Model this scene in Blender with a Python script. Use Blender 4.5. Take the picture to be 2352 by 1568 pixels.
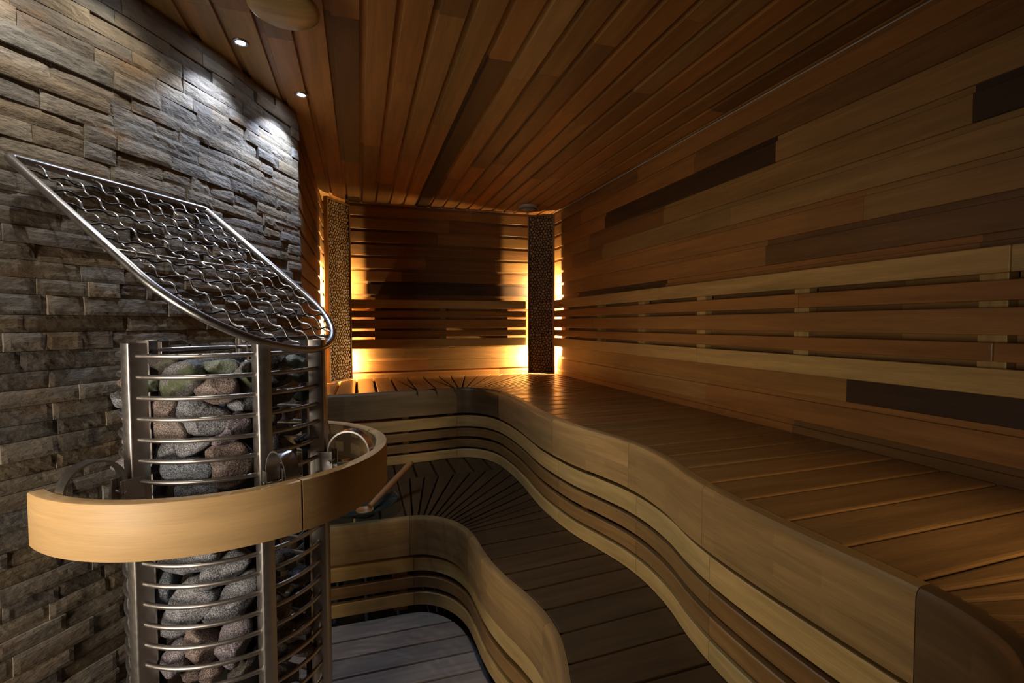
import bpy, bmesh, math, random
from mathutils import Vector, Matrix, noise

for o in list(bpy.data.objects):
    bpy.data.objects.remove(o, do_unlink=True)
SC = bpy.context.scene
COL = SC.collection
PI = math.pi

# ------------------------------------------------------------------ camera
EYE = 1.36
F_PX, PITCH, YAW, ROLL = 1112.0, 0.037, 0.305, -0.004
_fw = Vector((math.sin(YAW)*math.cos(PITCH), math.cos(YAW)*math.cos(PITCH), -math.sin(PITCH)))
_rt = Vector((math.cos(YAW), -math.sin(YAW), 0))
_up = _rt.cross(_fw)
_c, _s = math.cos(ROLL), math.sin(ROLL)
_rt, _up = _c*_rt + _s*_up, _c*_up - _s*_rt
cam = bpy.data.cameras.new('camera')
cam.sensor_width = 36.0
cam.lens = F_PX/2352*36
cam.clip_start = 0.02
camo = bpy.data.objects.new('camera', cam)
COL.objects.link(camo)
camo.matrix_world = Matrix(((_rt.x, _up.x, -_fw.x, 0), (_rt.y, _up.y, -_fw.y, 0), (_rt.z, _up.z, -_fw.z, EYE), (0, 0, 0, 1)))
SC.camera = camo

# ------------------------------------------------------------------ world, view, big lights
world = bpy.data.worlds.new('world')
SC.world = world
world.use_nodes = True
world.node_tree.nodes['Background'].inputs[0].default_value = (1.0, 0.8, 0.6, 1)
world.node_tree.nodes['Background'].inputs[1].default_value = 0.0
SC.view_settings.view_transform = 'Standard'
SC.view_settings.look = 'None'
SC.view_settings.gamma = 1.0
SC.view_settings.exposure = 0.0
SC.view_settings.use_curve_mapping = False
SC.cycles.use_denoising = True
SC.cycles.max_bounces = 7
SC.cycles.use_adaptive_sampling = True
SC.cycles.adaptive_threshold = 0.025
SC.cycles.diffuse_bounces = 4
SC.cycles.glossy_bounces = 3
SC.cycles.transmission_bounces = 8
SC.cycles.sample_clamp_indirect = 4.0
SC.cycles.caustics_reflective = False
SC.cycles.caustics_refractive = False

def area_light(name, loc, target, sx, sy, power, color, spread=PI):
    l = bpy.data.lights.new(name, 'AREA')
    l.shape = 'RECTANGLE'; l.size = sx; l.size_y = sy
    l.energy = power; l.color = color; l.spread = spread
    o = bpy.data.objects.new(name, l); COL.objects.link(o)
    o.location = loc
    o.rotation_euler = (Vector(target)-Vector(loc)).to_track_quat('-Z', 'Y').to_euler()
    return o
# warm fill light added on the near left, just inside the unseen doorway
area_light('near_left_fill', (-1.40, 0.20, 1.02), (-.36, 1.20, 0.93), 0.50, 1.0, 8.7, (1.0, 0.85, 0.66), math.radians(95))
# warm sauna lamp in the near right corner, behind the camera
area_light('near_corner_lamp_light', (1.48, -0.42, 1.38), (1.24, 0.52, 0.92), 0.12, 0.25, 0.8, (1.0, 0.66, 0.32), math.radians(46))

LAMP_COL = (1.0, 0.66, 0.30)
def point_light(name, loc, power, color, r):
    l = bpy.data.lights.new(name, 'POINT')
    l.energy = power; l.color = color; l.shadow_soft_size = r
    o = bpy.data.objects.new(name, l); COL.objects.link(o); o.location = loc
    return o
def spot_light(name, loc, aim, power, color, angle, blend, r):
    l = bpy.data.lights.new(name, 'SPOT')
    l.energy = power; l.color = color; l.spot_size = angle; l.spot_blend = blend; l.shadow_soft_size = r
    o = bpy.data.objects.new(name, l); COL.objects.link(o); o.location = loc
    o.rotation_euler = (Vector(aim)-Vector(loc)).to_track_quat('-Z', 'Y').to_euler()
    return o

# ------------------------------------------------------------------ room numbers
XR, YB, XL = 1.648, 4.096, -0.262       # right wall, back wall, far left wooden wall
ZC, ZF = 2.327, -0.03                   # ceiling, walking surface of the duckboard
YF, XN = -1.05, -1.78                   # front wall, near left end
ZU, ZL = 0.92, 0.435                    # upper and lower bench decks
BOARD = 0.105

# ------------------------------------------------------------------ mesh helpers
class MB:
    def __init__(s):
        s.v = []; s.f = []; s.uv = []; s.col = []; s.smooth = []
    def add(s, verts, faces, tint=(1, 1, 1), uvs=None, smooth=False):
        b = len(s.v)
        s.v.extend([tuple(p) for p in verts])
        for k, f in enumerate(faces):
            s.f.append([b+i for i in f])
            s.uv.append(uvs[k] if uvs else [(0, 0)]*len(f))
            s.col.append(tint); s.smooth.append(smooth)
    def box(s, c, h, ax=None, tint=(1, 1, 1), off=(0, 0)):
        # box with centre c, half sizes h along the axes ax; u runs along the longest axis
        ax = ax or (Vector((1, 0, 0)), Vector((0, 1, 0)), Vector((0, 0, 1)))
        c = Vector(c)
        vs, loc = [], []
        for i in (-1, 1):
            for j in (-1, 1):
                for k in (-1, 1):
                    vs.append(c+ax[0]*h[0]*i+ax[1]*h[1]*j+ax[2]*h[2]*k); loc.append((h[0]*i, h[1]*j, h[2]*k))
        fs = [(0, 1, 3, 2), (4, 6, 7, 5), (0, 4, 5, 1), (2, 3, 7, 6), (0, 2, 6, 4), (1, 5, 7, 3)]
        L = max(range(3), key=lambda a: h[a]); o = [a for a in range(3) if a != L]
        uvs = [[(loc[i][L]+off[0], loc[i][o[0]]+loc[i][o[1]]+off[1]) for i in f] for f in fs]
        s.add(vs, fs, tint, uvs)
    def tube(s, pts, r, n=10, closed=False, tint=(1, 1, 1), caps=True):
        pts = [Vector(p) for p in pts]
        m = len(pts)
        tg = []
        for i in range(m):
            a = pts[(i-1) % m] if (closed or i > 0) else pts[i]
            b = pts[(i+1) % m] if (closed or i < m-1) else pts[i]
            tg.append((b-a).normalized())
        up = Vector((0, 0, 1)) if abs(tg[0].z) < 0.9 else Vector((1, 0, 0))
        nn = (up-tg[0]*up.dot(tg[0])).normalized()
        vs, L, ls = [], 0, []
        for i in range(m):
            nn = (nn-tg[i]*nn.dot(tg[i])).normalized()
            bb = tg[i].cross(nn)
            if i: L += (pts[i]-pts[i-1]).length
            ls.append(L)
            rr = r[i] if isinstance(r, (list, tuple)) else r
            for k in range(n):
                a = 2*PI*k/n
                vs.append(pts[i]+nn*math.cos(a)*rr+bb*math.sin(a)*rr)
        fs, uvs = [], []
        for i in range(m if closed else m-1):
            j = (i+1) % m
            for k in range(n):
                k2 = (k+1) % n
                fs.append((i*n+k, j*n+k, j*n+k2, i*n+k2))
                uvs.append([(ls[i], k/n*.05), (ls[j], k/n*.05), (ls[j], (k+1)/n*.05), (ls[i], (k+1)/n*.05)])
        s.add(vs, fs, tint, uvs, True)
        if caps and not closed:
            b = len(s.v)-m*n
            for ring, rev in ((0, True), (m-1, False)):
                idx = [b+ring*n+k for k in range(n)]
                s.f.append(idx[::-1] if not rev else idx); s.uv.append([(0, 0)]*n); s.col.append(tint); s.smooth.append(False)
    def lathe(s, prof, centre, n=32, tint=(1, 1, 1), axis=None, smooth=True):
        c = Vector(centre)
        vs = []
        for (r, z) in prof:
            for k in range(n):
                a = 2*PI*k/n
                vs.append(c+Vector((r*math.cos(a), r*math.sin(a), z)))
        fs, uvs = [], []
        for i in range(len(prof)-1):
            for k in range(n):
                k2 = (k+1) % n
                f = (i*n+k, i*n+k2, (i+1)*n+k2, (i+1)*n+k)
                fs.append(f)
                uvs.append([(vs[q].x, vs[q].y) for q in f])
        s.add(vs, fs, tint, uvs, smooth)
    def build(s, name, mat, parent=None, origin=None, auto=0):
        me = bpy.data.meshes.new(name)
        vs = s.v
        if origin is not None:
            ov = Vector(origin)
            vs = [Vector(p)-ov for p in vs]
        me.from_pydata([tuple(p) for p in vs], [], s.f)
        uvl = me.uv_layers.new(name='UVMap')
        flat = [c for f in s.uv for p in f for c in p]
        uvl.data.foreach_set('uv', flat)
        ca = me.color_attributes.new('tint', 'FLOAT_COLOR', 'CORNER')
        cols = []
        for f, c in zip(s.f, s.col):
            cols.extend((c[0], c[1], c[2], 1.0)*len(f))
        ca.data.foreach_set('color', cols)
        me.polygons.foreach_set('use_smooth', [True]*len(s.f) if auto else s.smooth)
        me.update()
        if auto: me.set_sharp_from_angle(angle=math.radians(auto))
        me.materials.append(mat)
        o = bpy.data.objects.new(name, me)
        COL.objects.link(o)
        if origin is not None: o.location = origin
        if parent is not None:
            o.parent = parent
            pm = parent_world(parent)
            o.location = Vector(o.location)-pm
        return o

def parent_world(p):
    v = Vector((0, 0, 0))
    while p is not None:
        v += Vector(p.location); p = p.parent
    return v

def thing(name, loc, label, cat, group=None):
    o = bpy.data.objects.new(name, None)
    COL.objects.link(o); o.location = loc; o.empty_display_size = 0.1
    return tag(o, label, cat, group)
def tag(o, label, cat, group=None):
    o['label'] = label; o['category'] = cat
    if group: o['group'] = group
    return o
def structure(o):
    o['kind'] = 'structure'
    return o

# ------------------------------------------------------------------ materials
def new_mat(name):
    m = bpy.data.materials.new(name); m.use_nodes = True
    nt = m.node_tree
    b = nt.nodes['Principled BSDF']
    return m, nt, b
def N(nt, t, **kw):
    n = nt.nodes.new(t)
    for k, v in kw.items(): setattr(n, k, v)
    return n
def wood_mat(name, rough=0.42, contrast=1.0, spec=0.5, blocks=0.0):
    m, nt, b = new_mat(name)
    L = nt.links
    uv = N(nt, 'ShaderNodeUVMap'); uv.uv_map = 'UVMap'
    at = N(nt, 'ShaderNodeAttribute'); at.attribute_name = 'tint'
    mp = N(nt, 'ShaderNodeMapping'); mp.inputs['Scale'].default_value = (2.2, 30, 1)
    L.new(uv.outputs[0], mp.inputs[0])
    n1 = N(nt, 'ShaderNodeTexNoise'); n1.inputs['Scale'].default_value = 1.0; n1.inputs['Detail'].default_value = 6; n1.inputs['Roughness'].default_value = .6; n1.inputs['Distortion'].default_value = .6
    L.new(mp.outputs[0], n1.inputs['Vector'])
    mp2 = N(nt, 'ShaderNodeMapping'); mp2.inputs['Scale'].default_value = (14, 420, 1)
    L.new(uv.outputs[0], mp2.inputs[0])
    n2 = N(nt, 'ShaderNodeTexNoise'); n2.inputs['Scale'].default_value = 1.0; n2.inputs['Detail'].default_value = 3
    L.new(mp2.outputs[0], n2.inputs['Vector'])
    mp3 = N(nt, 'ShaderNodeMapping'); mp3.inputs['Scale'].default_value = (1.3, 9, 1)
    L.new(uv.outputs[0], mp3.inputs[0])
    n3 = N(nt, 'ShaderNodeTexNoise'); n3.inputs['Scale'].default_value = 1.0; n3.inputs['Detail'].default_value = 2
    L.new(mp3.outputs[0], n3.inputs['Vector'])
    def rng(src, lo, hi):
        r = N(nt, 'ShaderNodeMapRange'); r.inputs['From Min'].default_value = .3; r.inputs['From Max'].default_value = .7
        r.inputs['To Min'].default_value = 1-(1-lo)*contrast; r.inputs['To Max'].default_value = 1+(hi-1)*contrast
        L.new(src, r.inputs[0]); return r.outputs[0]
    a = rng(n1.outputs['Fac'], .76, 1.18); c = rng(n2.outputs['Fac'], .88, 1.1); d = rng(n3.outputs['Fac'], .88, 1.1)
    m1 = N(nt, 'ShaderNodeMath', operation='MULTIPLY'); L.new(a, m1.inputs[0]); L.new(c, m1.inputs[1])
    m2 = N(nt, 'ShaderNodeMath', operation='MULTIPLY'); L.new(m1.outputs[0], m2.inputs[0]); L.new(d, m2.inputs[1])
    if blocks > 0:      # glued lamellas of slightly different colour
        bk = N(nt, 'ShaderNodeTexBrick'); bk.offset = .37
        bk.inputs['Scale'].default_value = 1.0; bk.inputs['Brick Width'].default_value = .31; bk.inputs['Row Height'].default_value = .034; bk.inputs['Mortar Size'].default_value = 0.0
        bk.inputs['Color1'].default_value = (1-blocks, 1-blocks, 1-blocks, 1); bk.inputs['Color2'].default_value = (1+blocks, 1+blocks, 1+blocks, 1)
        L.new(uv.outputs[0], bk.inputs['Vector'])
        m4 = N(nt, 'ShaderNodeMath', operation='MULTIPLY'); L.new(m2.outputs[0], m4.inputs[0]); L.new(bk.outputs['Color'], m4.inputs[1]); m2 = m4
    vm = N(nt, 'ShaderNodeVectorMath', operation='SCALE')
    L.new(at.outputs['Color'], vm.inputs[0]); L.new(m2.outputs[0], vm.inputs['Scale'])
    L.new(vm.outputs[0], b.inputs['Base Color'])
    b.inputs['Roughness'].default_value = rough
    b.inputs['Specular IOR Level'].default_value = spec
    bp = N(nt, 'ShaderNodeBump'); bp.inputs['Strength'].default_value = .12; bp.inputs['Distance'].default_value = .001
    L.new(n2.outputs['Fac'], bp.inputs['Height']); L.new(bp.outputs[0], b.inputs['Normal'])
    return m
def steel_mat(name, base, rough, metal=1.0):
    m, nt, b = new_mat(name); L = nt.links
    tc = N(nt, 'ShaderNodeTexCoord')
    n = N(nt, 'ShaderNodeTexNoise'); n.inputs['Scale'].default_value = 60; n.inputs['Detail'].default_value = 3
    L.new(tc.outputs['Object'], n.inputs['Vector'])
    r = N(nt, 'ShaderNodeMapRange'); r.inputs['To Min'].default_value = rough-.07; r.inputs['To Max'].default_value = rough+.1
    L.new(n.outputs['Fac'], r.inputs[0]); L.new(r.outputs[0], b.inputs['Roughness'])
    b.inputs['Base Color'].default_value = (*base, 1); b.inputs['Metallic'].default_value = metal
    return m
def plain_mat(name, base, rough=.5, metal=0.0):
    m, nt, b = new_mat(name); L = nt.links
    tc = N(nt, 'ShaderNodeTexCoord')
    n = N(nt, 'ShaderNodeTexNoise'); n.inputs['Scale'].default_value = 35; n.inputs['Detail'].default_value = 4
    L.new(tc.outputs['Object'], n.inputs['Vector'])
    r = N(nt, 'ShaderNodeMapRange'); r.inputs['To Min'].default_value = .85; r.inputs['To Max'].default_value = 1.15
    L.new(n.outputs['Fac'], r.inputs[0])
    vm = N(nt, 'ShaderNodeVectorMath', operation='SCALE'); vm.inputs[0].default_value = base
    L.new(r.outputs[0], vm.inputs['Scale']); L.new(vm.outputs[0], b.inputs['Base Color'])
    b.inputs['Roughness'].default_value = rough; b.inputs['Metallic'].default_value = metal
    return m
def emit_mat(name, col, strength):
    m, nt, b = new_mat(name)
    b.inputs['Base Color'].default_value = (.8, .8, .8, 1)
    b.inputs['Emission Color'].default_value = (*col, 1)
    b.inputs['Emission Strength'].default_value = strength
    return m
def stone_wall_mat():
    m, nt, b = new_mat('split_face_slate'); L = nt.links
    at = N(nt, 'ShaderNodeAttribute'); at.attribute_name = 'tint'
    tc = N(nt, 'ShaderNodeTexCoord')
    n1 = N(nt, 'ShaderNodeTexNoise'); n1.inputs['Scale'].default_value = 14; n1.inputs['Detail'].default_value = 8; n1.inputs['Roughness'].default_value = .65
    mp = N(nt, 'ShaderNodeMapping'); mp.inputs['Scale'].default_value = (1, 1, 2.2)
    L.new(tc.outputs['Object'], mp.inputs[0]); L.new(mp.outputs[0], n1.inputs['Vector'])
    r1 = N(nt, 'ShaderNodeMapRange'); r1.inputs['From Min'].default_value = .3; r1.inputs['From Max'].default_value = .7; r1.inputs['To Min'].default_value = .62; r1.inputs['To Max'].default_value = 1.3
    L.new(n1.outputs['Fac'], r1.inputs[0])
    vm = N(nt, 'ShaderNodeVectorMath', operation='SCALE'); L.new(at.outputs['Color'], vm.inputs[0]); L.new(r1.outputs[0], vm.inputs['Scale'])
    # rust coloured blotches
    n2 = N(nt, 'ShaderNodeTexNoise'); n2.inputs['Scale'].default_value = 7; n2.inputs['Detail'].default_value = 5
    L.new(mp.outputs[0], n2.inputs['Vector'])
    r2 = N(nt, 'ShaderNodeMapRange'); r2.inputs['From Min'].default_value = .56; r2.inputs['From Max'].default_value = .72; r2.inputs['To Max'].default_value = .6
    L.new(n2.outputs['Fac'], r2.inputs[0])
    mx = N(nt, 'ShaderNodeMix', data_type='RGBA'); mx.inputs[7].default_value = (.30, .17, .075, 1)
    L.new(r2.outputs[0], mx.inputs[0]); L.new(vm.outputs[0], mx.inputs[6])
    L.new(mx.outputs[2], b.inputs['Base Color'])
    b.inputs['Roughness'].default_value = .72
    b.inputs['Specular IOR Level'].default_value = .35
    n3 = N(nt, 'ShaderNodeTexNoise'); n3.inputs['Scale'].default_value = 45; n3.inputs['Detail'].default_value = 9; n3.inputs['Roughness'].default_value = .6
    L.new(mp.outputs[0], n3.inputs['Vector'])
    bp = N(nt, 'ShaderNodeBump'); bp.inputs['Strength'].default_value = .8; bp.inputs['Distance'].default_value = .006
    L.new(n3.outputs['Fac'], bp.inputs['Height']); L.new(bp.outputs[0], b.inputs['Normal'])
    return m
def granite_mat(name, dark, light, moss=0.0):
    m, nt, b = new_mat(name); L = nt.links
    tc = N(nt, 'ShaderNodeTexCoord')
    v = N(nt, 'ShaderNodeTexNoise'); v.inputs['Scale'].default_value = 420; v.inputs['Detail'].default_value = 2; v.inputs['Roughness'].default_value = .7
    L.new(tc.outputs['Object'], v.inputs['Vector'])
    cr = N(nt, 'ShaderNodeValToRGB')
    cr.color_ramp.elements[0].position = .40; cr.color_ramp.elements[0].color = (*dark, 1)
    cr.color_ramp.elements[1].position = .66; cr.color_ramp.elements[1].color = (*light, 1)
    L.new(v.outputs['Fac'], cr.inputs[0])
    n = N(nt, 'ShaderNodeTexNoise'); n.inputs['Scale'].default_value = 28; n.inputs['Detail'].default_value = 5
    L.new(tc.outputs['Object'], n.inputs['Vector'])
    r = N(nt, 'ShaderNodeMapRange'); r.inputs['From Min'].default_value = .3; r.inputs['From Max'].default_value = .7; r.inputs['To Min'].default_value = .7; r.inputs['To Max'].default_value = 1.25
    L.new(n.outputs['Fac'], r.inputs[0])
    vm = N(nt, 'ShaderNodeVectorMath', operation='SCALE'); L.new(cr.outputs[0], vm.inputs[0]); L.new(r.outputs[0], vm.inputs['Scale'])
    out = vm.outputs[0]
    if moss > 0:
        n2 = N(nt, 'ShaderNodeTexNoise'); n2.inputs['Scale'].default_value = 16; n2.inputs['Detail'].default_value = 6
        L.new(tc.outputs['Object'], n2.inputs['Vector'])
        r2 = N(nt, 'ShaderNodeMapRange'); r2.inputs['From Min'].default_value = .62-moss*.25; r2.inputs['From Max'].default_value = .72-moss*.25
        L.new(n2.outputs['Fac'], r2.inputs[0])
        mx = N(nt, 'ShaderNodeMix', data_type='RGBA'); mx.inputs[7].default_value = (.075, .092, .042, 1)
        L.new(r2.outputs[0], mx.inputs[0]); L.new(out, mx.inputs[6]); out = mx.outputs[2]
    L.new(out, b.inputs['Base Color'])
    b.inputs['Roughness'].default_value = .6
    n3 = N(nt, 'ShaderNodeTexNoise'); n3.inputs['Scale'].default_value = 160; n3.inputs['Detail'].default_value = 4
    L.new(tc.outputs['Object'], n3.inputs['Vector'])
    bp = N(nt, 'ShaderNodeBump'); bp.inputs['Strength'].default_value = .55; bp.inputs['Distance'].default_value = .003
    L.new(n3.outputs['Fac'], bp.inputs['Height']); L.new(bp.outputs[0], b.inputs['Normal'])
    return m

M_WALL = wood_mat('thermo_wood_panelling', .46)
M_CEIL = wood_mat('thermo_wood_ceiling', .5)
M_BENCH = wood_mat('bench_wood', .27)
M_STEP = wood_mat('step_wood', .55, spec=.22)
M_FRONT = wood_mat('laminated_bench_front', .42, blocks=.10)
M_RISER = wood_mat('riser_wood', .42)
M_LIGHT = wood_mat('light_alder', .40)
M_RAIL = wood_mat('rail_wood', .50, .55)
M_FLOOR = wood_mat('duckboard_wood', .45)
M_STEEL = steel_mat('brushed_steel', (.50, .47, .45), .38)
M_POLISH = steel_mat('polished_steel', (.50, .49, .50), .30)
M_DARKSTEEL = steel_mat('dark_steel', (.10, .095, .09), .4)
M_CORE = plain_mat('dark_core', (.012, .011, .010), .8)  # plain near-black matt colour for the inner cylinder
M_CONCRETE = plain_mat('dark_concrete', (.10, .095, .09), .8)
M_MORTAR = plain_mat('dark_mortar', (.03, .027, .024), .9)
M_STONEWALL = stone_wall_mat()
M_GREYPLASTIC = plain_mat('grey_metal_paint', (.22, .20, .18), .5)
M_BARK = plain_mat('dark_backing', (.035, .018, .008), .8)
G_DARK = [((0.042, 0.044, 0.052), (0.432, 0.442, 0.501), 0), ((0.063, 0.044, 0.039), (0.446, 0.349, 0.320), 0), ((0.059, 0.061, 0.058), (0.409, 0.388, 0.415), .5), ((0.134, 0.157, 0.126), (0.387, 0.435, 0.389), .3), ((0.029, 0.024, 0.021), (0.223, 0.186, 0.181), .1), ((0.038, 0.045, 0.060), (0.387, 0.427, 0.518), 0), ((0.054, 0.045, 0.056), (0.446, 0.388, 0.449), 0)]
M_GRANITE = [granite_mat('granite_'+n, *g) for n, g in zip(('grey', 'brown', 'mossy', 'pale_green', 'dark', 'blue_grey', 'lilac'), G_DARK)]

# wood tints (linear)
def vary(rng, c, k=.16):
    f = 1+rng.uniform(-k, k); w = rng.uniform(-.05, .05)
    return (c[0]*f*(1+w), c[1]*f, c[2]*f*(1-w))
T_WALL = (.30, .158, .048)
T_WARM = (.33, .152, .044)
T_PALE = (.33, .188, .064)
T_DARK = (.052, .029, .014)
T_MID = (.19, .096, .032)
T_FRONT = (.345, .212, .080)
T_RISER = (.25, .138, .046)
T_ALDER = (.49, .322, .118)
T_BENCH = (.26, .146, .056)
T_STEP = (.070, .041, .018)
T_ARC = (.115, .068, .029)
T_FLOOR = (.38, .32, .275)
def wall_tint(rng):
    q = rng.random()
    b = T_WALL if q < .45 else T_WARM if q < .65 else T_PALE if q < .80 else T_MID
    return vary(rng, b, .14)

# ------------------------------------------------------------------ panelling
def plank(mb, P, U, V, Nn, L, W, tint, rng, strip=.022, dep=.011):
    """one tongue and groove board: recessed strip first, then the face; P is the corner in the face plane"""
    P, U, V, Nn = Vector(P), Vector(U), Vector(V), Vector(Nn)
    c = .0016
    s = min(strip, W*.5)
    prof = [(0, -.022), (0, -dep), (s, -dep), (s, -c), (s+c, 0), (W-c, 0), (W, -c), (W, -.022)]
    g = .0004
    n = len(prof)
    vs = [P+U*a+V*v+Nn*h for a in (g, L-g) for v, h in prof]
    fs, uvs = [], []
    ou, ov = rng.uniform(0, 50), rng.uniform(0, 50)
    acc = [0]
    for i in range(1, n): acc.append(acc[-1]+math.hypot(prof[i][0]-prof[i-1][0], prof[i][1]-prof[i-1][1]))
    for i in range(n-1):
        fs.append((i, i+1, n+i+1, n+i))
        uvs.append([(ou, ov+acc[i]), (ou, ov+acc[i+1]), (ou+L, ov+acc[i+1]), (ou+L, ov+acc[i])])
    fs.append(tuple(range(n))[::-1]); uvs.append([(ou, ov)]*n)
    fs.append(tuple(range(n, 2*n))); uvs.append([(ou, ov)]*n)
    if U.cross(V).dot(Nn) < 0:
        fs = [f[::-1] for f in fs]; uvs = [u[::-1] for u in uvs]
    mb.add(vs, fs, tint, uvs)

def row(mb, P, U, V, Nn, L, W, rng, joints=None, tints=None):
    """a course of boards of total length L; joints are distances along U"""
    P, U = Vector(P), Vector(U)
    if joints is None:
        joints, a = [], rng.uniform(.2, 1.0)
        while a < L-.15:
            joints.append(a); a += rng.uniform(.55, 1.35)
    e = [0]+[j for j in joints if 0 < j < L]+[L]
    for i in range(len(e)-1):
        t = tints.get(i) if tints else None
        plank(mb, P+U*e[i], U, V, Nn, e[i+1]-e[i], W, vary(rng, t, .08) if t else wall_tint(rng), rng)

Z0G = 2.232
def wall_rows(zbot):
    rows = [(ZC, ZC-Z0G)]
    k = 0
    while Z0G-BOARD*k > zbot:
        rows.append((Z0G-BOARD*k, BOARD)); k += 1
    return rows
rng = random.Random(11)
# right wall: U runs from the back wall towards the viewer
RJ = {0: ([2.645], {0: T_MID, 1: T_WARM}), 1: ([3.45, 2.115, .62], {0: T_MID, 1: T_WARM, 2: T_MID, 3: T_MID}), 2: ([3.059, 1.604, .3], {0: T_WARM, 1: T_DARK, 2: T_PALE}),
      3: ([3.3, 2.378, .927], {0: T_WALL, 1: T_MID, 2: T_WALL, 3: T_DARK}), 4: ([3.60, 3.10, 1.856, .2], {1: T_MID, 2: T_PALE, 3: T_PALE}), 5: ([3.295, 2.688, 1.231], {0: T_WALL, 1: T_WARM, 2: T_WARM, 3: T_PALE}),
      6: ([3.094, 1.647, .4], {0: T_WARM, 1: T_WARM, 2: T_MID, 3: T_MID}), 7: ([3.5, 2.35, .9], {1: T_DARK, 2: T_WARM, 3: T_MID}), 8: ([2.6, 1.1], None),
      11: ([2.726, 1.277], {0: T_WALL, 1: T_WALL, 2: T_DARK}), 12: ([3.464, 2.008, .7], {0: T_WALL, 1: T_PALE, 2: T_WARM}), 13: ([3.08, 1.5], {0: T_WARM, 1: T_WARM, 2: T_MID})}
mb = MB()
for k, (zt, w) in enumerate(wall_rows(ZF-.05)):
    j, t = RJ.get(k, (None, None))
    row(mb, (XR, YB, zt), (0, -1, 0), (0, 0, -1), (-1, 0, 0), YB-YF, w, rng, [YB-y for y in j] if j else None, t)
mb.box((XR+.03, (YB+YF)/2, (ZC+ZF)/2), (.008, (YB-YF)/2+.1, (ZC-ZF)/2+.1))
structure(mb.build('wall_right', M_WALL))
# back wall
BJ = {6: ([.33, 1.72], {0: T_WALL, 1: T_DARK, 2: T_WALL}), 3: ([1.2], {0: T_MID, 1: T_MID}), 2: ([.9], {0: T_MID, 1: T_WALL}), 1: ([1.0], {0: T_WALL, 1: T_MID}), 4: ([.8, 1.4], {0: T_WALL, 1: T_MID, 2: T_WALL}),
      5: ([.6], {0: T_WALL, 1: T_MID}), 7: ([.5, 1.3], {0: T_WALL, 1: T_MID, 2: T_MID}), 0: ([1.2], {0: T_WALL, 1: T_WALL})}
mb = MB()
for k, (zt, w) in enumerate(wall_rows(ZF-.05)):
    j, t = BJ.get(k, (None, None))
    row(mb, (XL, YB, zt), (1, 0, 0), (0, 0, -1), (0, -1, 0), XR-XL, w, rng, j, t)
mb.box(((XL+XR)/2, YB+.03, (ZC+ZF)/2), ((XR-XL)/2+.1, .008, (ZC-ZF)/2+.1))
structure(mb.build('wall_back', M_WALL))
# short wooden wall between the stone wall and the back corner
mb = MB()
for k, (zt, w) in enumerate(wall_rows(ZF-.05)):
    row(mb, (XL, 2.462, zt), (0, 1, 0), (0, 0, -1), (1, 0, 0), YB-2.462, w, rng)
mb.box((XL-.03, (YB+2.43)/2, (ZC+ZF)/2), (.008, (YB-2.43)/2, (ZC-ZF)/2+.1))
structure(mb.build('wall_left_rear', M_WALL))
# wall behind the viewer
mb = MB()
for k, (zt, w) in enumerate(wall_rows(ZF-.05)):
    row(mb, (XN, YF, zt), (1, 0, 0), (0, 0, -1), (0, 1, 0), XR-XN, w, rng)
mb.box(((XN+XR)/2, YF-.03, (ZC+ZF)/2), ((XR-XN)/2+.1, .008, (ZC-ZF)/2+.1))
structure(mb.build('wall_front', M_WALL))
mb = MB()
for k, (zt, w) in enumerate(wall_rows(ZF-.05)):
    row(mb, (XN, YF, zt), (0, 1, 0), (0, 0, -1), (1, 0, 0), -.24-YF, w, rng)
mb.box((XN-.03, (YF-.24)/2, (ZC+ZF)/2), (.008, (-.24-YF)/2, (ZC-ZF)/2+.1))
structure(mb.build('wall_left_front', M_WALL))
# ceiling: boards run along the room, the recessed strip on the left of each face
CJ = {-3: ([1.0, 1.835, 3.33], {0: T_MID, 1: T_MID, 2: T_WARM, 3: T_WALL}), -2: ([.9, 2.272], {1: T_WARM, 2: T_WARM}), -1: ([1.65, 3.097, 3.9], {0: T_WARM, 1: T_DARK, 2: T_WALL, 3: T_DARK}), 0: ([.7, 2.776], {1: T_WARM, 2: T_MID}),
      1: ([.9, 2.017, 3.483], {1: T_WARM, 2: T_WARM, 3: T_MID}), 2: ([1.545, 3.001], {0: T_MID, 1: T_WALL, 2: T_WARM}), 3: ([.8, 2.389], {1: T_WALL, 2: T_WARM}), 4: ([1.745, 3.219], {0: T_WARM, 1: T_DARK, 2: T_DARK})}
mb = MB()
kk = -20
while .015+.1073*kk < XR:
    x0 = .015+.1073*kk
    w = min(.1073, XR-x0)
    j, t = CJ.get(kk, (None, None))
    row(mb, (x0, YF, ZC), (0, 1, 0), (1, 0, 0), (0, 0, -1), YB-YF, w, rng, [y-YF for y in j] if j else None, t)
    kk += 1
mb.col = [tuple(q*1.18 for q in c) for c in mb.col]      # the ceiling boards are a little paler than the walls
mb.box(((XN+XR)/2, (YB+YF)/2, ZC+.03), ((XR-XN)/2+.3, (YB-YF)/2+.2, .008))
structure(mb.build('ceiling', M_CEIL))
# concrete under the duckboard
mb = MB()
mb.box(((XN+XR)/2, (YB+YF)/2, -.12), ((XR-XN)/2+.3, (YB-YF)/2+.2, .04))
structure(mb.build('floor', M_CONCRETE))

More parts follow.
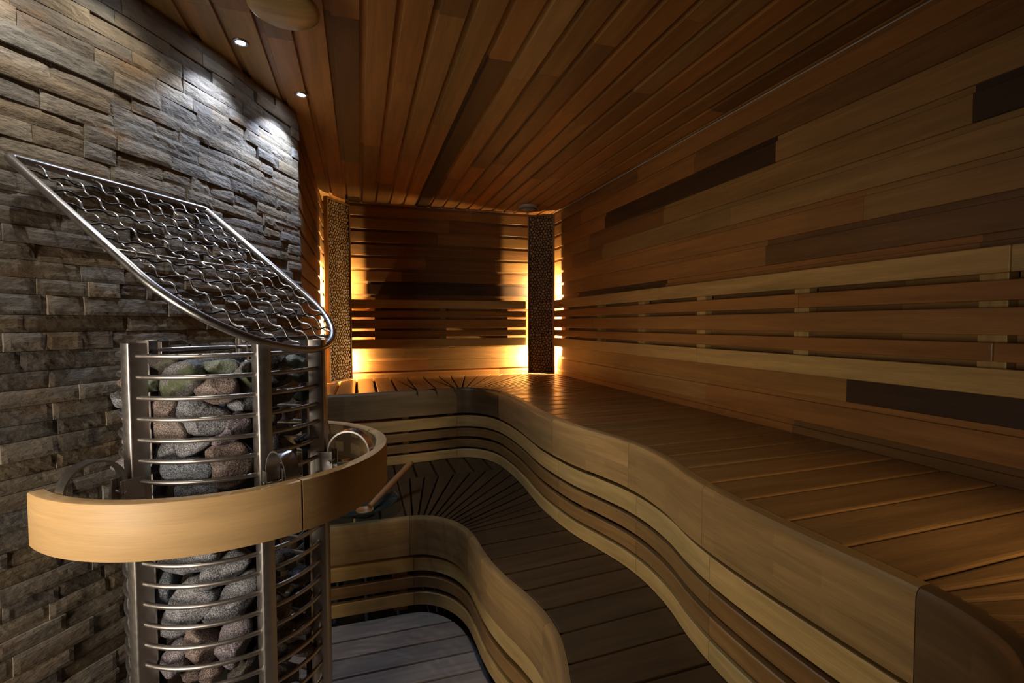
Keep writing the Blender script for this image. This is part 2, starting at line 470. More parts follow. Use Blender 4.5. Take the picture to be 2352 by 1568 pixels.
# ------------------------------------------------------------------ curves in plan
def smooth_path(pts, step=.02):
    pts = [Vector((p[0], p[1])) for p in pts]
    P = [pts[0]*2-pts[1]]+pts+[pts[-1]*2-pts[-2]]
    out = []
    for i in range(1, len(P)-2):
        a, b, c, d = P[i-1], P[i], P[i+1], P[i+2]
        t0 = 0; t1 = t0+max((b-a).length, 1e-6)**.5; t2 = t1+max((c-b).length, 1e-6)**.5; t3 = t2+max((d-c).length, 1e-6)**.5
        n = max(2, int((c-b).length/step))
        for k in range(n):
            t = t1+(t2-t1)*k/n
            A1 = a*((t1-t)/(t1-t0))+b*((t-t0)/(t1-t0)); A2 = b*((t2-t)/(t2-t1))+c*((t-t1)/(t2-t1)); A3 = c*((t3-t)/(t3-t2))+d*((t-t2)/(t3-t2))
            B1 = A1*((t2-t)/(t2-t0))+A2*((t-t0)/(t2-t0)); B2 = A2*((t3-t)/(t3-t1))+A3*((t-t1)/(t3-t1))
            out.append(B1*((t2-t)/(t2-t1))+B2*((t-t1)/(t2-t1)))
    out.append(pts[-1])
    return out
class Path:
    def __init__(s, pts, step=.02):
        s.p = smooth_path(pts, step)
        s.l = [0]
        for a, b in zip(s.p, s.p[1:]): s.l.append(s.l[-1]+(b-a).length)
        s.L = s.l[-1]
    def at(s, d):
        d = max(0, min(s.L, d))
        i = 0
        lo, hi = 0, len(s.l)-2
        while lo < hi:
            m = (lo+hi+1)//2
            if s.l[m] <= d: lo = m
            else: hi = m-1
        i = lo
        f = (d-s.l[i])/max(1e-9, s.l[i+1]-s.l[i])
        return s.p[i].lerp(s.p[i+1], f)
    def frame(s, d):
        a, b = s.at(d-.012), s.at(d+.012)
        t = (b-a).normalized()
        return s.at(d), t, Vector((t.y, -t.x))      # point, tangent, normal on the right of travel
    def near(s, x, y):
        q = Vector((x, y))
        i = min(range(len(s.p)), key=lambda k: (s.p[k]-q).length_squared)
        return s.l[i]
def sweep(mb, path, d0, d1, prof, tint, rng, step=.02, smooth=True, lam=None):
    """closed profile of (outward offset, z) pushed along a plan path"""
    n = max(2, int((d1-d0)/step)+1)
    m = len(prof)
    vs, ds = [], []
    for i in range(n):
        d = d0+(d1-d0)*i/(n-1)
        p, t, nn = path.frame(d)
        ds.append(d)
        for (o, z) in prof: vs.append(Vector((p.x+nn.x*o, p.y+nn.y*o, z)))
    acc = [0]
    for k in range(1, m+1):
        a, b = prof[k-1], prof[k % m]
        acc.append(acc[-1]+math.hypot(a[0]-b[0], a[1]-b[1]))
    ou, ov = rng.uniform(0, 50), rng.uniform(0, 50)
    fs, uvs = [], []
    for i in range(n-1):
        for k in range(m):
            k2 = (k+1) % m
            fs.append((i*m+k, i*m+k2, (i+1)*m+k2, (i+1)*m+k))
            uvs.append([(ou+ds[i], ov+acc[k]), (ou+ds[i], ov+acc[k+1]), (ou+ds[i+1], ov+acc[k+1]), (ou+ds[i+1], ov+acc[k])])
    fs.append(tuple(range(m))[::-1]); uvs.append([(ou, ov)]*m)
    b = (n-1)*m
    fs.append(tuple(range(b, b+m))); uvs.append([(ou, ov)]*m)
    mb.add(vs, fs, tint, uvs, False)

# ------------------------------------------------------------------ stone wall
SW = Path([(-.262, 2.458), (-.318, 2.330), (-.367, 2.224), (-.430, 2.075), (-.520, 1.897), (-.607, 1.735), (-.718, 1.563), (-.822, 1.415), (-.935, 1.255), (-1.04, 1.10), (-1.17, .925), (-1.30, .735)], .02)
def stone_face(mb, s0, s1, z0, z1, prot, tint, rng, fine):
    nx = max(2, int((s1-s0)/(.011 if fine else .03))); nz = max(2, int((z1-z0)/.010)) if fine else 2
    sd = rng.uniform(0, 200)
    ta, tb = rng.uniform(-.004, .004), rng.uniform(-.003, .003)
    rough = rng.choice((.002, .003, .0045))
    g = .0006
    grid = []
    for j in range(nz+1):
        for i in range(nx+1):
            u, w = i/nx, j/nz
            d = s0+g+(s1-s0-2*g)*u; z = z0+g+(z1-z0-2*g)*w
            p, t, nn = SW.frame(d)
            q = Vector((d*9+sd, z*26, sd))
            h = noise.fractal(q, .9, 2.1, 4)
            st = noise.noise(Vector((d*5+sd, z*20+h*.6, sd+9)))
            st = math.floor(st*3)/3
            e = min(u*(s1-s0), (1-u)*(s1-s0), w*(z1-z0), (1-w)*(z1-z0))
            edge = 0 if e > .001 else -.0022
            off = prot+rough*(h*.55+st*1.0)+ta*(u-.5)+tb*(w-.5)+edge
            off = max(off, .001)
            # path normal points away from the room for this direction of travel
            grid.append(Vector((p.x+nn.x*off*SGN, p.y+nn.y*off*SGN, z)))
    vs = list(grid); fs = []
    W = nx+1
    for j in range(nz):
        for i in range(nx):
            fs.append((j*W+i, j*W+i+1, (j+1)*W+i+1, (j+1)*W+i))
    per = [i for i in range(W)]+[j*W+nx for j in range(1, nz+1)]+[nz*W+i for i in range(nx-1, -1, -1)]+[j*W for j in range(nz-1, 0, -1)]
    base = len(vs)
    for k in per:
        v = grid[k]
        d = s0+(s1-s0)*((k % W)/nx)
        p, t, nn = SW.frame(d)
        vs.append(Vector((p.x-nn.x*.016*SGN, p.y-nn.y*.016*SGN, v.z)))
    m = len(per)
    for i in range(m):
        i2 = (i+1) % m
        fs.append((per[i2], per[i], base+i, base+i2))
    mb.add(vs, fs, tint)
SGN = -1.0
_p, _t, _n = SW.frame(.5)
if (Vector((.5, 1.5))-_p).dot(_n) > 0: SGN = 1.0
rng = random.Random(5)
mb = MB()
z = -.075
ST = [(.34, .285, .225), (.30, .255, .205), (.27, .24, .205), (.37, .31, .235), (.25, .22, .19), (.33, .26, .18), (.30, .28, .25), (.38, .33, .27)]
while z < ZC-.004:
    h = rng.choice((.036, .040, .043, .043, .046, .050))
    if z+h > ZC-.02: h = ZC-z
    s = -rng.uniform(0, .12)
    while s < SW.L:
        l = rng.choice((.08, .11, .14, .17, .20, .24, .28))
        a, b = max(0, s), min(SW.L, s+l)
        if b-a > .012:
            pr = rng.choice((.005, .006, .008, .009, .011, .014))
            c = rng.choice(ST); f = rng.uniform(.78, 1.18)
            stone_face(mb, a, b, z, min(z+h, ZC), pr, (c[0]*f, c[1]*f, c[2]*f), rng, a < 1.62 and z > .2)
        s += l
    z += h
stone_obj = structure(mb.build('wall_left', M_STONEWALL))
# mortar bed behind the stones
mb = MB()
n = 40
vs, fs = [], []
for i in range(n+1):
    p, t, nn = SW.frame(SW.L*i/n)
    for off in (-.004, -.05):
        for zz in (-.08, ZC+.02): vs.append(Vector((p.x+nn.x*off*SGN, p.y+nn.y*off*SGN, zz)))
for i in range(n):
    a = i*4; b = a+4
    fs += [(a, a+1, b+1, b), (a+2, b+2, b+3, a+3), (a+1, a+3, b+3, b+1), (a, b, b+2, a+2)]
fs += [(0, 2, 3, 1), (n*4, n*4+1, n*4+3, n*4+2)]
mb.add(vs, fs)
mo = structure(mb.build('wall_left_core', M_MORTAR))
# unseen doorway added near left to house the fill light: jambs and lintel only
mb = MB()
d0, d1 = Vector((-1.32, .705)), Vector((-1.70, -.26))
dt = (d1-d0).normalized(); dn = Vector((dt.y, -dt.x))
ax = (Vector((dt.x, dt.y, 0)), Vector((dn.x, dn.y, 0)), Vector((0, 0, 1)))
for q in (d0+dt*.02, d1-dt*.02): mb.box((q.x, q.y, 1.14), (.03, .05, 1.17), ax, T_WALL)
c = (d0+d1)/2
mb.box((c.x, c.y, 2.20), ((d1-d0).length/2, .05, .12), ax, T_WALL)
structure(mb.build('unseen_doorway', M_WALL))

# ------------------------------------------------------------------ decks
def clip(poly, p, nrm):
    """keep the side of the line through p where (q-p).nrm >= 0"""
    out = []
    for i in range(len(poly)):
        a, b = poly[i], poly[(i+1) % len(poly)]
        da, db = (a-p).dot(nrm), (b-p).dot(nrm)
        if da >= 0: out.append(a)
        if (da > 0 and db < 0) or (da < 0 and db > 0):
            out.append(a.lerp(b, da/(da-db)))
    return out
def tidy(poly, eps=.0012):
    out = []
    for p in poly:
        if not out or (p-out[-1]).length > eps: out.append(p)
    while len(out) > 2 and (out[0]-out[-1]).length <= eps: out.pop()
    # drop collinear points
    res = []
    m = len(out)
    for i in range(m):
        a, b, c = out[i-1], out[i], out[(i+1) % m]
        u, v = (b-a).normalized(), (c-b).normalized()
        if abs(u.x*v.y-u.y*v.x) > .004 or u.dot(v) < 0: res.append(b)
    return res
def area2(poly):
    return sum(poly[i].x*poly[(i+1) % len(poly)].y-poly[(i+1) % len(poly)].x*poly[i].y for i in range(len(poly)))/2
def board_from_poly(name, poly, z, th, udir, tint, mat, parent, rng, bev=.0065):
    poly = tidy(poly)
    if len(poly) < 3 or abs(area2(poly)) < 4e-4: return None
    if area2(poly) < 0: poly = poly[::-1]
    c = sum(poly, Vector((0, 0)))/len(poly)
    bm = bmesh.new()
    top = [bm.verts.new((p.x, p.y, z)) for p in poly]
    bot = [bm.verts.new((p.x, p.y, z-th)) for p in poly]
    m = len(poly)
    ft = bm.faces.new(top); bm.faces.new(bot[::-1])
    for i in range(m): bm.faces.new((top[i], bot[i], bot[(i+1) % m], top[(i+1) % m]))
    bm.normal_update()
    try:
        bmesh.ops.bevel(bm, geom=list(ft.edges), offset=bev, segments=2, profile=.6, affect='EDGES', clamp_overlap=True)
    except Exception:
        pass
    u = Vector((udir.x, udir.y)).normalized(); w = Vector((-u.y, u.x))
    mb = MB(); ou, ov = rng.uniform(0, 50), rng.uniform(0, 50)
    bm.verts.ensure_lookup_table(); bm.verts.index_update()
    vs = [v.co.copy() for v in bm.verts]
    fs = [[v.index for v in f.verts] for f in bm.faces]
    uvs = [[(vs[i].xy.dot(u)+ou, vs[i].xy.dot(w)+vs[i].z+ov) for i in f] for f in fs]
    bm.free()
    mb.add(vs, fs, tint, uvs)
    return mb.build(name, mat, parent, (c.x, c.y, z-th))
def deck(region, lines, z, th, gap, mat, parent, rng, tint, name='seat_board'):
    """boards between consecutive cut lines (a, b), trimmed to the region"""
    V2 = lambda p: Vector((p[0], p[1]))
    for i in range(len(lines)-1):
        (a0, b0), (a1, b1) = lines[i], lines[i+1]
        a0, b0, a1, b1 = V2(a0), V2(b0), V2(a1), V2(b1)
        mid = (a0+b0+a1+b1)/4
        poly = [p.copy() for p in region]
        for a, b in ((a0, b0), (a1, b1)):
            t = (b-a).normalized(); nn = Vector((-t.y, t.x))
            if (mid-a).dot(nn) < 0: nn = -nn
            poly = clip(poly, a+nn*gap/2, nn)
            if len(poly) < 3: break
        # stay near this board, the lines of a fan cross again behind their centre
        if len(poly) >= 3:
            u = ((b0-a0).normalized()+(b1-a1).normalized()).normalized()
            poly = clip(poly, (a0+a1)/2-u*.045, u)
        if len(poly) >= 3:
            poly = clip(poly, (b0+b1)/2+u*.06, -u)
        if len(poly) >= 3:
            board_from_poly(name, poly, z, th, (b0-a0)+(b1-a1), vary(rng, tint, .13), mat, parent, rng)

rng = random.Random(21)
# ---- upper bench
UP = Path([(-.262, 3.205), (-.05, 3.222), (.20, 3.245), (.42, 3.268), (.58, 3.290), (.66, 3.292), (.735, 3.266), (.800, 3.207), (.848, 3.125), (.877, 3.025), (.890, 2.91), (.896, 2.75), (.892, 2.55), (.881, 2.38), (.875, 2.22),
           (.883, 2.06), (.902, 1.90), (.936, 1.76), (.968, 1.61), (.977, 1.47), (.961, 1.31), (.929, 1.17), (.912, 1.05), (.905, .90), (.906, .74), (.909, .62), (.910, .535), (.897, .465), (.862, .395), (.795, .345), (.70, .320), (.55, .312), (.30, .31)], .015)
ub = thing('upper_bench', (.4, 3.5, ZF), 'upper sauna bench, broad curving wooden deck along the back and right walls', 'bench')
U_END = .20
region_u = [p.copy() for p in UP.p if p.y > U_END and p.x > XL+.011]
region_u = region_u+[Vector((.30, U_END)), Vector((XR-.004, U_END)), Vector((XR-.004, YB-.006)), Vector((XL+.012, YB-.006))]
lines = [((-.30, 3.2), (-.30, 4.1)), ((-.155, 3.2), (-.150, 4.1)), ((-.025, 3.2), (-.027, 4.1)), ((.100, 3.23), (.102, 4.1)), ((.231, 3.24), (.232, 4.1)), ((.362, 3.26), (.362, 4.1)), ((.490, 3.27), (.496, 4.1)), ((.619, 3.285), (.628, 4.1))]
near, far = [], []
dA, dB = UP.near(.648, 3.286), UP.near(.892, 2.82)
nf = 21
# far ends walk along the back wall, then down the right wall
wall_len = (XR-.628)+(YB-2.82)
for i in range(nf+1):
    f = i/nf
    p = UP.at(dA+(dB-dA)*f)
    w = .105+(wall_len-.105)*(f**.92)
    q = Vector((.628+w, YB)) if .628+w < XR else Vector((XR, YB-(.628+w-XR)))
    lines.append(((p.x, p.y), (q.x, q.y)))
y = 2.685
while y > .56:
    lines.append(((.86, y), (XR, y+.012))); y -= .1325
for a, b in (((.913, .532), (XR, .470)), ((.906, .500), (XR, .345)), ((.893, .462), (XR, .19)), ((.872, .425), (1.62, .05)), ((.845, .385), (1.3, -.03))): lines.append((a, b))
deck(region_u, lines[:8], ZU, .027, .015, M_BENCH, ub, rng, T_BENCH)
deck(region_u, lines[7:], ZU, .027, .009, M_BENCH, ub, rng, T_BENCH)

NOSE_U = [(.034, ZU-.170), (.034, ZU-.020), (.0315, ZU-.010), (.026, ZU-.003), (.017, ZU), (.001, ZU), (.001, ZU-.170)]
def at_path(path, x=None, y=None, lo=0, hi=None):
    return path.near(x, y)
uj = [.014, UP.near(.634, 3.286), UP.near(.882, 2.99), UP.near(.889, 2.08), UP.near(.968, 1.565), UP.near(.913, 1.085), UP.near(.908, .545), UP.L-.02]
for i in range(len(uj)-1):
    mb = MB()
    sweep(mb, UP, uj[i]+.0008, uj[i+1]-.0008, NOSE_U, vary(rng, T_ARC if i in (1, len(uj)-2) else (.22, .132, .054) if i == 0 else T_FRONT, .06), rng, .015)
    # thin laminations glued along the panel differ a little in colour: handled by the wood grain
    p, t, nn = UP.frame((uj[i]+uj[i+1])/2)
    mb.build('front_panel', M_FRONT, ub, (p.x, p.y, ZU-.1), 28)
rows_u = [(.728, .655, T_ALDER), (.638, .585, T_FRONT), (.563, .512, T_FRONT), (.495, .438, T_ALDER)]
rj = [.014, UP.near(.63, 3.285), UP.near(.882, 2.99), UP.near(.885, 2.04), UP.near(.970, 1.53), UP.near(.913, 1.065), UP.near(.908, .50), UP.L-.02]
def slat_prof(o0, o1, zt, zb):
    c = .003
    return [(o1, zb), (o1, zt-c), (o1-c, zt), (o0, zt), (o0, zb)]
for (zt, zb, tt) in rows_u:
    for i in range(len(rj)-1):
        mb = MB()
        tcol = T_RISER if tt is T_FRONT else tt
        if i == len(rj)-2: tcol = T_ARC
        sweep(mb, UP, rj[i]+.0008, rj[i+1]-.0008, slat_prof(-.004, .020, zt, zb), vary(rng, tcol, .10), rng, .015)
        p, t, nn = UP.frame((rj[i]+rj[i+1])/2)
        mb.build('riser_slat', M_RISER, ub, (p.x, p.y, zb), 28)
# posts behind the slats carry the deck
for d in (.12, .55, .86, 1.35, 1.9, 2.45, 2.95, 3.35):
    p, t, nn = UP.frame(d)
    mb = MB(); q = p-nn*.028
    mb.box((q.x, q.y, (ZU-.028+ZF)/2), (.02, .02, (ZU-.028-ZF)/2-.001), (Vector((t.x, t.y, 0)), Vector((nn.x, nn.y, 0)), Vector((0, 0, 1))), T_MID)
    mb.build('riser_post', M_FRONT, ub, (q.x, q.y, ZF))

# ---- lower bench
LP = Path([(-.30, 2.352), (-.05, 2.352), (.12, 2.352), (.216, 2.350), (.285, 2.338), (.345, 2.302), (.398, 2.245), (.438, 2.170), (.462, 2.080), (.470, 1.975), (.473, 1.870), (.484, 1.760), (.506, 1.650), (.535, 1.545), (.556, 1.430), (.556, 1.300), (.530, 1.185), (.503, 1.095), (.482, .98), (.474, .85), (.474, .70)], .015)
lb = thing('lower_bench', (.5, 2.6, ZF), 'lower step bench, dark wavy wooden deck below the upper bench', 'bench')
back_u = [Vector((p.x-0*nn.x, p.y)) for p in UP.p for nn in (0,)] if False else []
inner = []
for i in range(len(UP.p)):
    d = UP.l[i]
    if UP.p[i].y < .72: break
    p, t, nn = UP.frame(d)
    inner.append(Vector((p.x+nn.x*.006, p.y+nn.y*.006)))
SEAM = 2.937
region_l = [p.copy() for p in LP.p if p.x > -.257]
region_l += [Vector((.95, .70))]+[p for p in reversed(inner)]
region_l = tidy(region_l, .002)
V2 = Vector
# boards left of the fan run straight from front to back
regA = clip(region_l, V2((.201, 0)), V2((-1, 0)))
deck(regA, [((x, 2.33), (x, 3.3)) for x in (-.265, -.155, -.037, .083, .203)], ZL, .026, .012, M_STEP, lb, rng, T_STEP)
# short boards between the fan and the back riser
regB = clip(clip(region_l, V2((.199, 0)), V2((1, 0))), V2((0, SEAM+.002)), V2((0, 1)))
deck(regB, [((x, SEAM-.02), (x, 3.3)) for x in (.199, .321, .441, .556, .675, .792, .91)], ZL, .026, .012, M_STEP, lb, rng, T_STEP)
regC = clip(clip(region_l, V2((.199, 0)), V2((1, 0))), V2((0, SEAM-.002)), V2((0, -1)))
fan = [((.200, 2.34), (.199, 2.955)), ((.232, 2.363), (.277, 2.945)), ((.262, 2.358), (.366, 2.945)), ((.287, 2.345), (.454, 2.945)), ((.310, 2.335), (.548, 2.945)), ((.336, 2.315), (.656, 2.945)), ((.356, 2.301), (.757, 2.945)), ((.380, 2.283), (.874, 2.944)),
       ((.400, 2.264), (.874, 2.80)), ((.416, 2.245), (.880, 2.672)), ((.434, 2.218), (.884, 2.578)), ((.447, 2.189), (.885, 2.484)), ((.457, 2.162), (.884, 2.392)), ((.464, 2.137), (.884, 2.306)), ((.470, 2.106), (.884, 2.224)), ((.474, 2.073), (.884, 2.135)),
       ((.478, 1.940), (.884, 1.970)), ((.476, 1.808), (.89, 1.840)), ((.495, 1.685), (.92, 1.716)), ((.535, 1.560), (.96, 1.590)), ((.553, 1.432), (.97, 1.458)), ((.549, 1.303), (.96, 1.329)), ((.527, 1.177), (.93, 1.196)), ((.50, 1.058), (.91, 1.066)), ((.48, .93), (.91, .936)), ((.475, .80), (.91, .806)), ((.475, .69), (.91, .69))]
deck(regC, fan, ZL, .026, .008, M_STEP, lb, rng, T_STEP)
NOSE_L = [(.034, ZL-.178), (.034, ZL-.020), (.0315, ZL-.010), (.026, ZL-.003), (.017, ZL), (.001, ZL), (.001, ZL-.178)]
lj = [.048, LP.near(.214, 2.35), LP.near(.468, 2.03), LP.near(.473, 1.845), LP.near(.556, 1.36), LP.near(.500, 1.08), LP.L]
for i in range(len(lj)-1):
    mb = MB(); sweep(mb, LP, lj[i]+.0008, lj[i+1]-.0008, NOSE_L, vary(rng, (.20, .122, .048) if i == 1 else (.28, .172, .066), .06), rng, .015)
    p, t, nn = LP.frame((lj[i]+lj[i+1])/2)
    mb.build('front_panel', M_FRONT, lb, (p.x, p.y, ZL-.1), 28)
lr = [.048, LP.near(.235, 2.35), LP.near(.469, 2.0), LP.near(.475, 1.82), LP.near(.553, 1.33), LP.near(.500, 1.07), LP.L]
for (zt, zb, tt) in ((.238, .172, T_ALDER), (.142, .090, T_RISER), (.064, .004, T_ALDER)):
    for i in range(len(lr)-1):
        mb = MB(); sweep(mb, LP, lr[i]+.0008, lr[i+1]-.0008, slat_prof(-.004, .020, zt, zb), vary(rng, tt, .10), rng, .015)
        p, t, nn = LP.frame((lr[i]+lr[i+1])/2)
        mb.build('riser_slat', M_RISER, lb, (p.x, p.y, zb), 28)
for d in (.12, .47, .80, 1.15, 1.55, 1.95):
    p, t, nn = LP.frame(d); q = p-nn*.028
    mb = MB()
    mb.box((q.x, q.y, (ZL-.027+ZF)/2), (.032, .02, (ZL-.027-ZF)/2-.001), (Vector((t.x, t.y, 0)), Vector((nn.x, nn.y, 0)), Vector((0, 0, 1))), T_MID)
    mb.build('riser_post', M_FRONT, lb, (q.x, q.y, ZF))

# ---- duckboard on the floor
du = thing('duckboard', (0, 1.2, -.08), 'slatted wooden floor duckboard in front of the lower bench', 'duckboard')
y0 = 2.318
yy = y0
reg = [p.copy() for p in LP.p]
regF = [Vector((p.x-.0, p.y)) for p in LP.p if p.x > -.25 and p.y > .75]
off = []
for i in range(len(LP.p)):
    if LP.p[i].x < -.25 or LP.p[i].y < .75: continue
    p, t, nn = LP.frame(LP.l[i]); off.append(Vector((p.x+nn.x*.024, p.y+nn.y*.024)))
regF = off+[Vector((.47, .75)), Vector((.47, -.95)), Vector((-1.0, -.95)), Vector((-1.05, .98)), Vector((-.22, 2.28))]
ys = [2.36, 2.203]
while ys[-1] > -.95: ys.append(ys[-1]-.1165)
deck(regF, [((-1.2, q), (.75, q+.02*0)) for q in ys], ZF, .022, .009, M_FLOOR, du, rng, T_FLOOR, 'slat')
for x in (-.1, .3):
    mb = MB(); mb.box((x, .70, -.066), (.02, 1.45, .0135), None, T_DARK); mb.build('bearer', M_FLOOR, du, (x, .7, -.08))

# ------------------------------------------------------------------ backrests
X3, Y3, Z3 = Vector((1, 0, 0)), Vector((0, 1, 0)), Vector((0, 0, 1))
def soft_box(mb, c, h, ax, tint, rng, bev=.003):
    """bevelled board, u along its longest side"""
    bm = bmesh.new()
    bmesh.ops.create_cube(bm, size=2)
    for v in bm.verts: v.co = Vector((v.co.x*h[0], v.co.y*h[1], v.co.z*h[2]))
    bmesh.ops.bevel(bm, geom=list(bm.edges), offset=min(bev, min(h)*.6), segments=2, profile=.5, affect='EDGES')
    L = max(range(3), key=lambda a: h[a]); o = [a for a in range(3) if a != L]
    bm.verts.index_update()
    ou, ov = rng.uniform(0, 50), rng.uniform(0, 50)
    loc = [v.co.copy() for v in bm.verts]
    c = Vector(c)
    vs = [c+ax[0]*p.x+ax[1]*p.y+ax[2]*p.z for p in loc]
    fs = [[v.index for v in f.verts] for f in bm.faces]
    bm.free()
    mb.add(vs, fs, tint, [[(loc[i][L]+ou, loc[i][o[0]]+loc[i][o[1]]+ov) for i in f] for f in fs])
rng = random.Random(8)
ROWS = [(1.556, 1.487, T_ALDER), (1.468, 1.415, T_WARM), (1.397, 1.325, T_WARM), (1.305, 1.255, T_WARM), (1.237, 1.166, T_ALDER)]
AX = (X3, Y3, Z3)
br = thing('backrest', (XR, 1.8, 1.166), 'long five-slat backrest on the right wall above the upper bench', 'backrest', )
cuts = [[.80], [1.425], [3.12], [.83], [2.0]]
for (zt, zb, tt), cu in zip(ROWS, cuts):
    e = [3.84]+cu+[-.55]
    for a, b in zip(e, e[1:]):
        mb = MB(); soft_box(mb, (XR-.054, (a+b)/2, (zt+zb)/2), (.012, (a-b)/2-.0006, (zt-zb)/2), AX, vary(rng, tt, .08), rng)
        mb.build('slat', M_LIGHT, br, (XR-.054, (a+b)/2, zb))
for y in (3.61, 3.063, 2.533, 2.0, 1.431, .846, .28, -.3):
    mb = MB(); soft_box(mb, (XR-.0205, y, 1.361), (.0205, .032, .192), AX, vary(rng, T_ALDER, .06), rng, .002)
    mb.build('batten', M_LIGHT, br, (XR-.02, y, 1.17))
bb = thing('backrest', (.68, YB, 1.166), 'shorter five-slat backrest on the back wall between the two corner lamp screens', 'backrest')
for (zt, zb, tt) in ROWS:
    mb = MB(); soft_box(mb, (.675, YB-.054, (zt+zb)/2), (.835, .012, (zt-zb)/2), AX, vary(rng, T_ALDER if tt is T_ALDER else T_WALL, .08), rng)
    mb.build('slat', M_LIGHT, bb, (.68, YB-.054, zb))
for x in (.143, .672, 1.211):
    mb = MB(); soft_box(mb, (x, YB-.0205, 1.361), (.026, .0205, .192), AX, vary(rng, T_FRONT, .06), rng, .002)
    mb.build('batten', M_LIGHT, bb, (x, YB-.02, 1.17))

# ------------------------------------------------------------------ corner lamp screens
M_SLICE = wood_mat('branch_slices', .6, .8)
M_GLOW = emit_mat('warm_lamp_glow', (1.0, .66, .30), 900.0)
M_GLOWSTRIP = emit_mat('warm_strip_glow', (1.0, .66, .30), 1150.0)
def slices(mb, P, U, Z, Nn, W, H, rng):
    """branch slices set side by side: cells of a jittered grid, each a little domed disc"""
    s = .0255
    pts = []
    j = 0
    zz = -s
    while zz < H+s:
        x = -s+(s*.5 if j % 2 else 0)
        while x < W+s:
            pts.append((x+rng.uniform(-.37, .37)*s, zz+rng.uniform(-.37, .37)*s)); x += s
        zz += s*.9; j += 1
    grid = {}
    for i, p in enumerate(pts): grid.setdefault((int(p[0]//.03), int(p[1]//.03)), []).append(i)
    for i, p in enumerate(pts):
        if not (0 < p[0] < W and 0 < p[1] < H): continue
        c = Vector(p)
        poly = [c+Vector(q)*.03 for q in ((-1, -1), (1, -1), (1, 1), (-1, 1))]
        gx, gy = int(p[0]//.03), int(p[1]//.03)
        for a in (-1, 0, 1):
            for b in (-1, 0, 1):
                for k in grid.get((gx+a, gy+b), ()):
                    if k == i: continue
                    q = Vector(pts[k]); d = q-c
                    if d.length < 1e-5: continue
                    poly = clip(poly, c+d*.5-d.normalized()*.0026, -d)
                    if len(poly) < 3: break
        for pp, nn in (((0, 0), (1, 0)), ((W, 0), (-1, 0)), ((0, 0), (0, 1)), ((0, H), (0, -1))):
            poly = clip(poly, Vector(pp), Vector(nn))
        if len(poly) < 3: continue
        for _ in range(2):
            poly = [q for k in range(len(poly)) for q in (poly[k].lerp(poly[(k+1) % len(poly)], .25), poly[k].lerp(poly[(k+1) % len(poly)], .75))]
        n = len(poly)
        hgt = rng.uniform(.006, .0085)
        cc = sum(poly, Vector((0, 0)))/n
        ring = []
        for f, h in ((1, 0), (.97, hgt-.001), (.86, hgt)):
            ring += [P+U*(cc.x+(q.x-cc.x)*f)+Z*(cc.y+(q.y-cc.y)*f)+Nn*h for q in poly]
        fs = []
        for r in range(2):
            for k in range(n): fs.append((r*n+k, r*n+(k+1) % n, (r+1)*n+(k+1) % n, (r+1)*n+k))
        fs.append(tuple(range(2*n, 3*n)))
        o = (rng.uniform(0, 9), rng.uniform(0, 9))
        f = rng.uniform(.8, 1.15)
        uv = [[(o[0], o[1])]*len(q) for q in fs]
        if U.cross(Z).dot(Nn) < 0: fs = [q[::-1] for q in fs]
        mb.add(ring, fs, (.42*f, .28*f, .15*f), uv)
def lamp_screen(p1, p2, lamp, label, rng):
    z0, z1 = ZU+.004, 2.295
    P1, P2 = Vector((*p1, 0)), Vector((*p2, 0))
    U = (P2-P1).normalized(); W = (P2-P1).length
    Nn = Vector((U.y, -U.x, 0))                  # towards the room
    root = thing('corner_lamp', ((P1.x+P2.x)/2, (P1.y+P2.y)/2, z0), label, 'corner lamp', 'corner lamp screens')
    ax = (U, Nn, Z3)
    fr = MB(); w = .014; d = .016
    cm = (P1+P2)/2
    zc, hz = (z0+z1)/2, (z1-z0)/2
    for q in (P1+U*w/2, P2-U*w/2): soft_box(fr, (q.x, q.y, zc), (w/2, d, hz), ax, T_FRONT, rng, .002)
    for zz in (z0+w/2, z1-w/2): soft_box(fr, (cm.x, cm.y, zz), (W/2-w, d-.001, w/2), ax, T_FRONT, rng, .002)
    fr.build('frame', M_LIGHT, root, (cm.x, cm.y, z0))
    bk = MB(); q = cm-Nn*.004
    bk.box((q.x, q.y, zc), (W/2-w*.8, .005, hz-w*.8), ax, (.05, .03, .018))
    bo = bk.build('back_board', M_BARK, root, (cm.x, cm.y, z0))
    sl = MB()
    o = P1+U*(w+.001)+Nn*.0012+Z3*(z0+w+.001)
    slices(sl, o, U, Z3, Nn, W-2*w-.002, z1-z0-2*w-.002, rng)
    so = sl.build('slice_panel', M_SLICE, root, (cm.x, cm.y, z0)); so['label'] = 'panel of pale round branch slices with dark gaps'
    L = Vector((*lamp, 0))
    b = MB(); b.lathe([(.0001, -.022), (.014, -.018), (.021, -.006), (.021, .006), (.014, .018), (.0001, .022)], (L.x, L.y, 1.12), 16)
    bl = b.build('lamp_bulb', M_GLOW, root, (L.x, L.y, 1.12)); bl['label'] = 'glowing warm bulb'
    t = MB(); t.tube([(L.x, L.y, 1.16), (L.x, L.y, 1.78)], .005, 8)
    tl = t.build('light_strip', M_GLOWSTRIP, root, (L.x, L.y, 1.16)); tl['label'] = 'glowing vertical light strip'
    h = MB(); h.box((L.x, L.y, 1.01), (.012, .012, .085), None, T_MID)
    h.build('lamp_holder', M_BARK, root, (L.x, L.y, z0))
    return root
rng = random.Random(3)
lamp_screen((-.226, 3.808), (-.068, 4.046), (-.175, 4.022), 'corner lamp screen of branch slices in the back left corner, behind the heater', rng)
lamp_screen((1.413, 4.010), (1.602, 3.870), (1.545, 3.980), 'corner lamp screen of branch slices in the back right corner above the bench', rng)
point_light('left_bulb_light', (-.150, 4.038, 1.05), 105.0, LAMP_COL, .015)
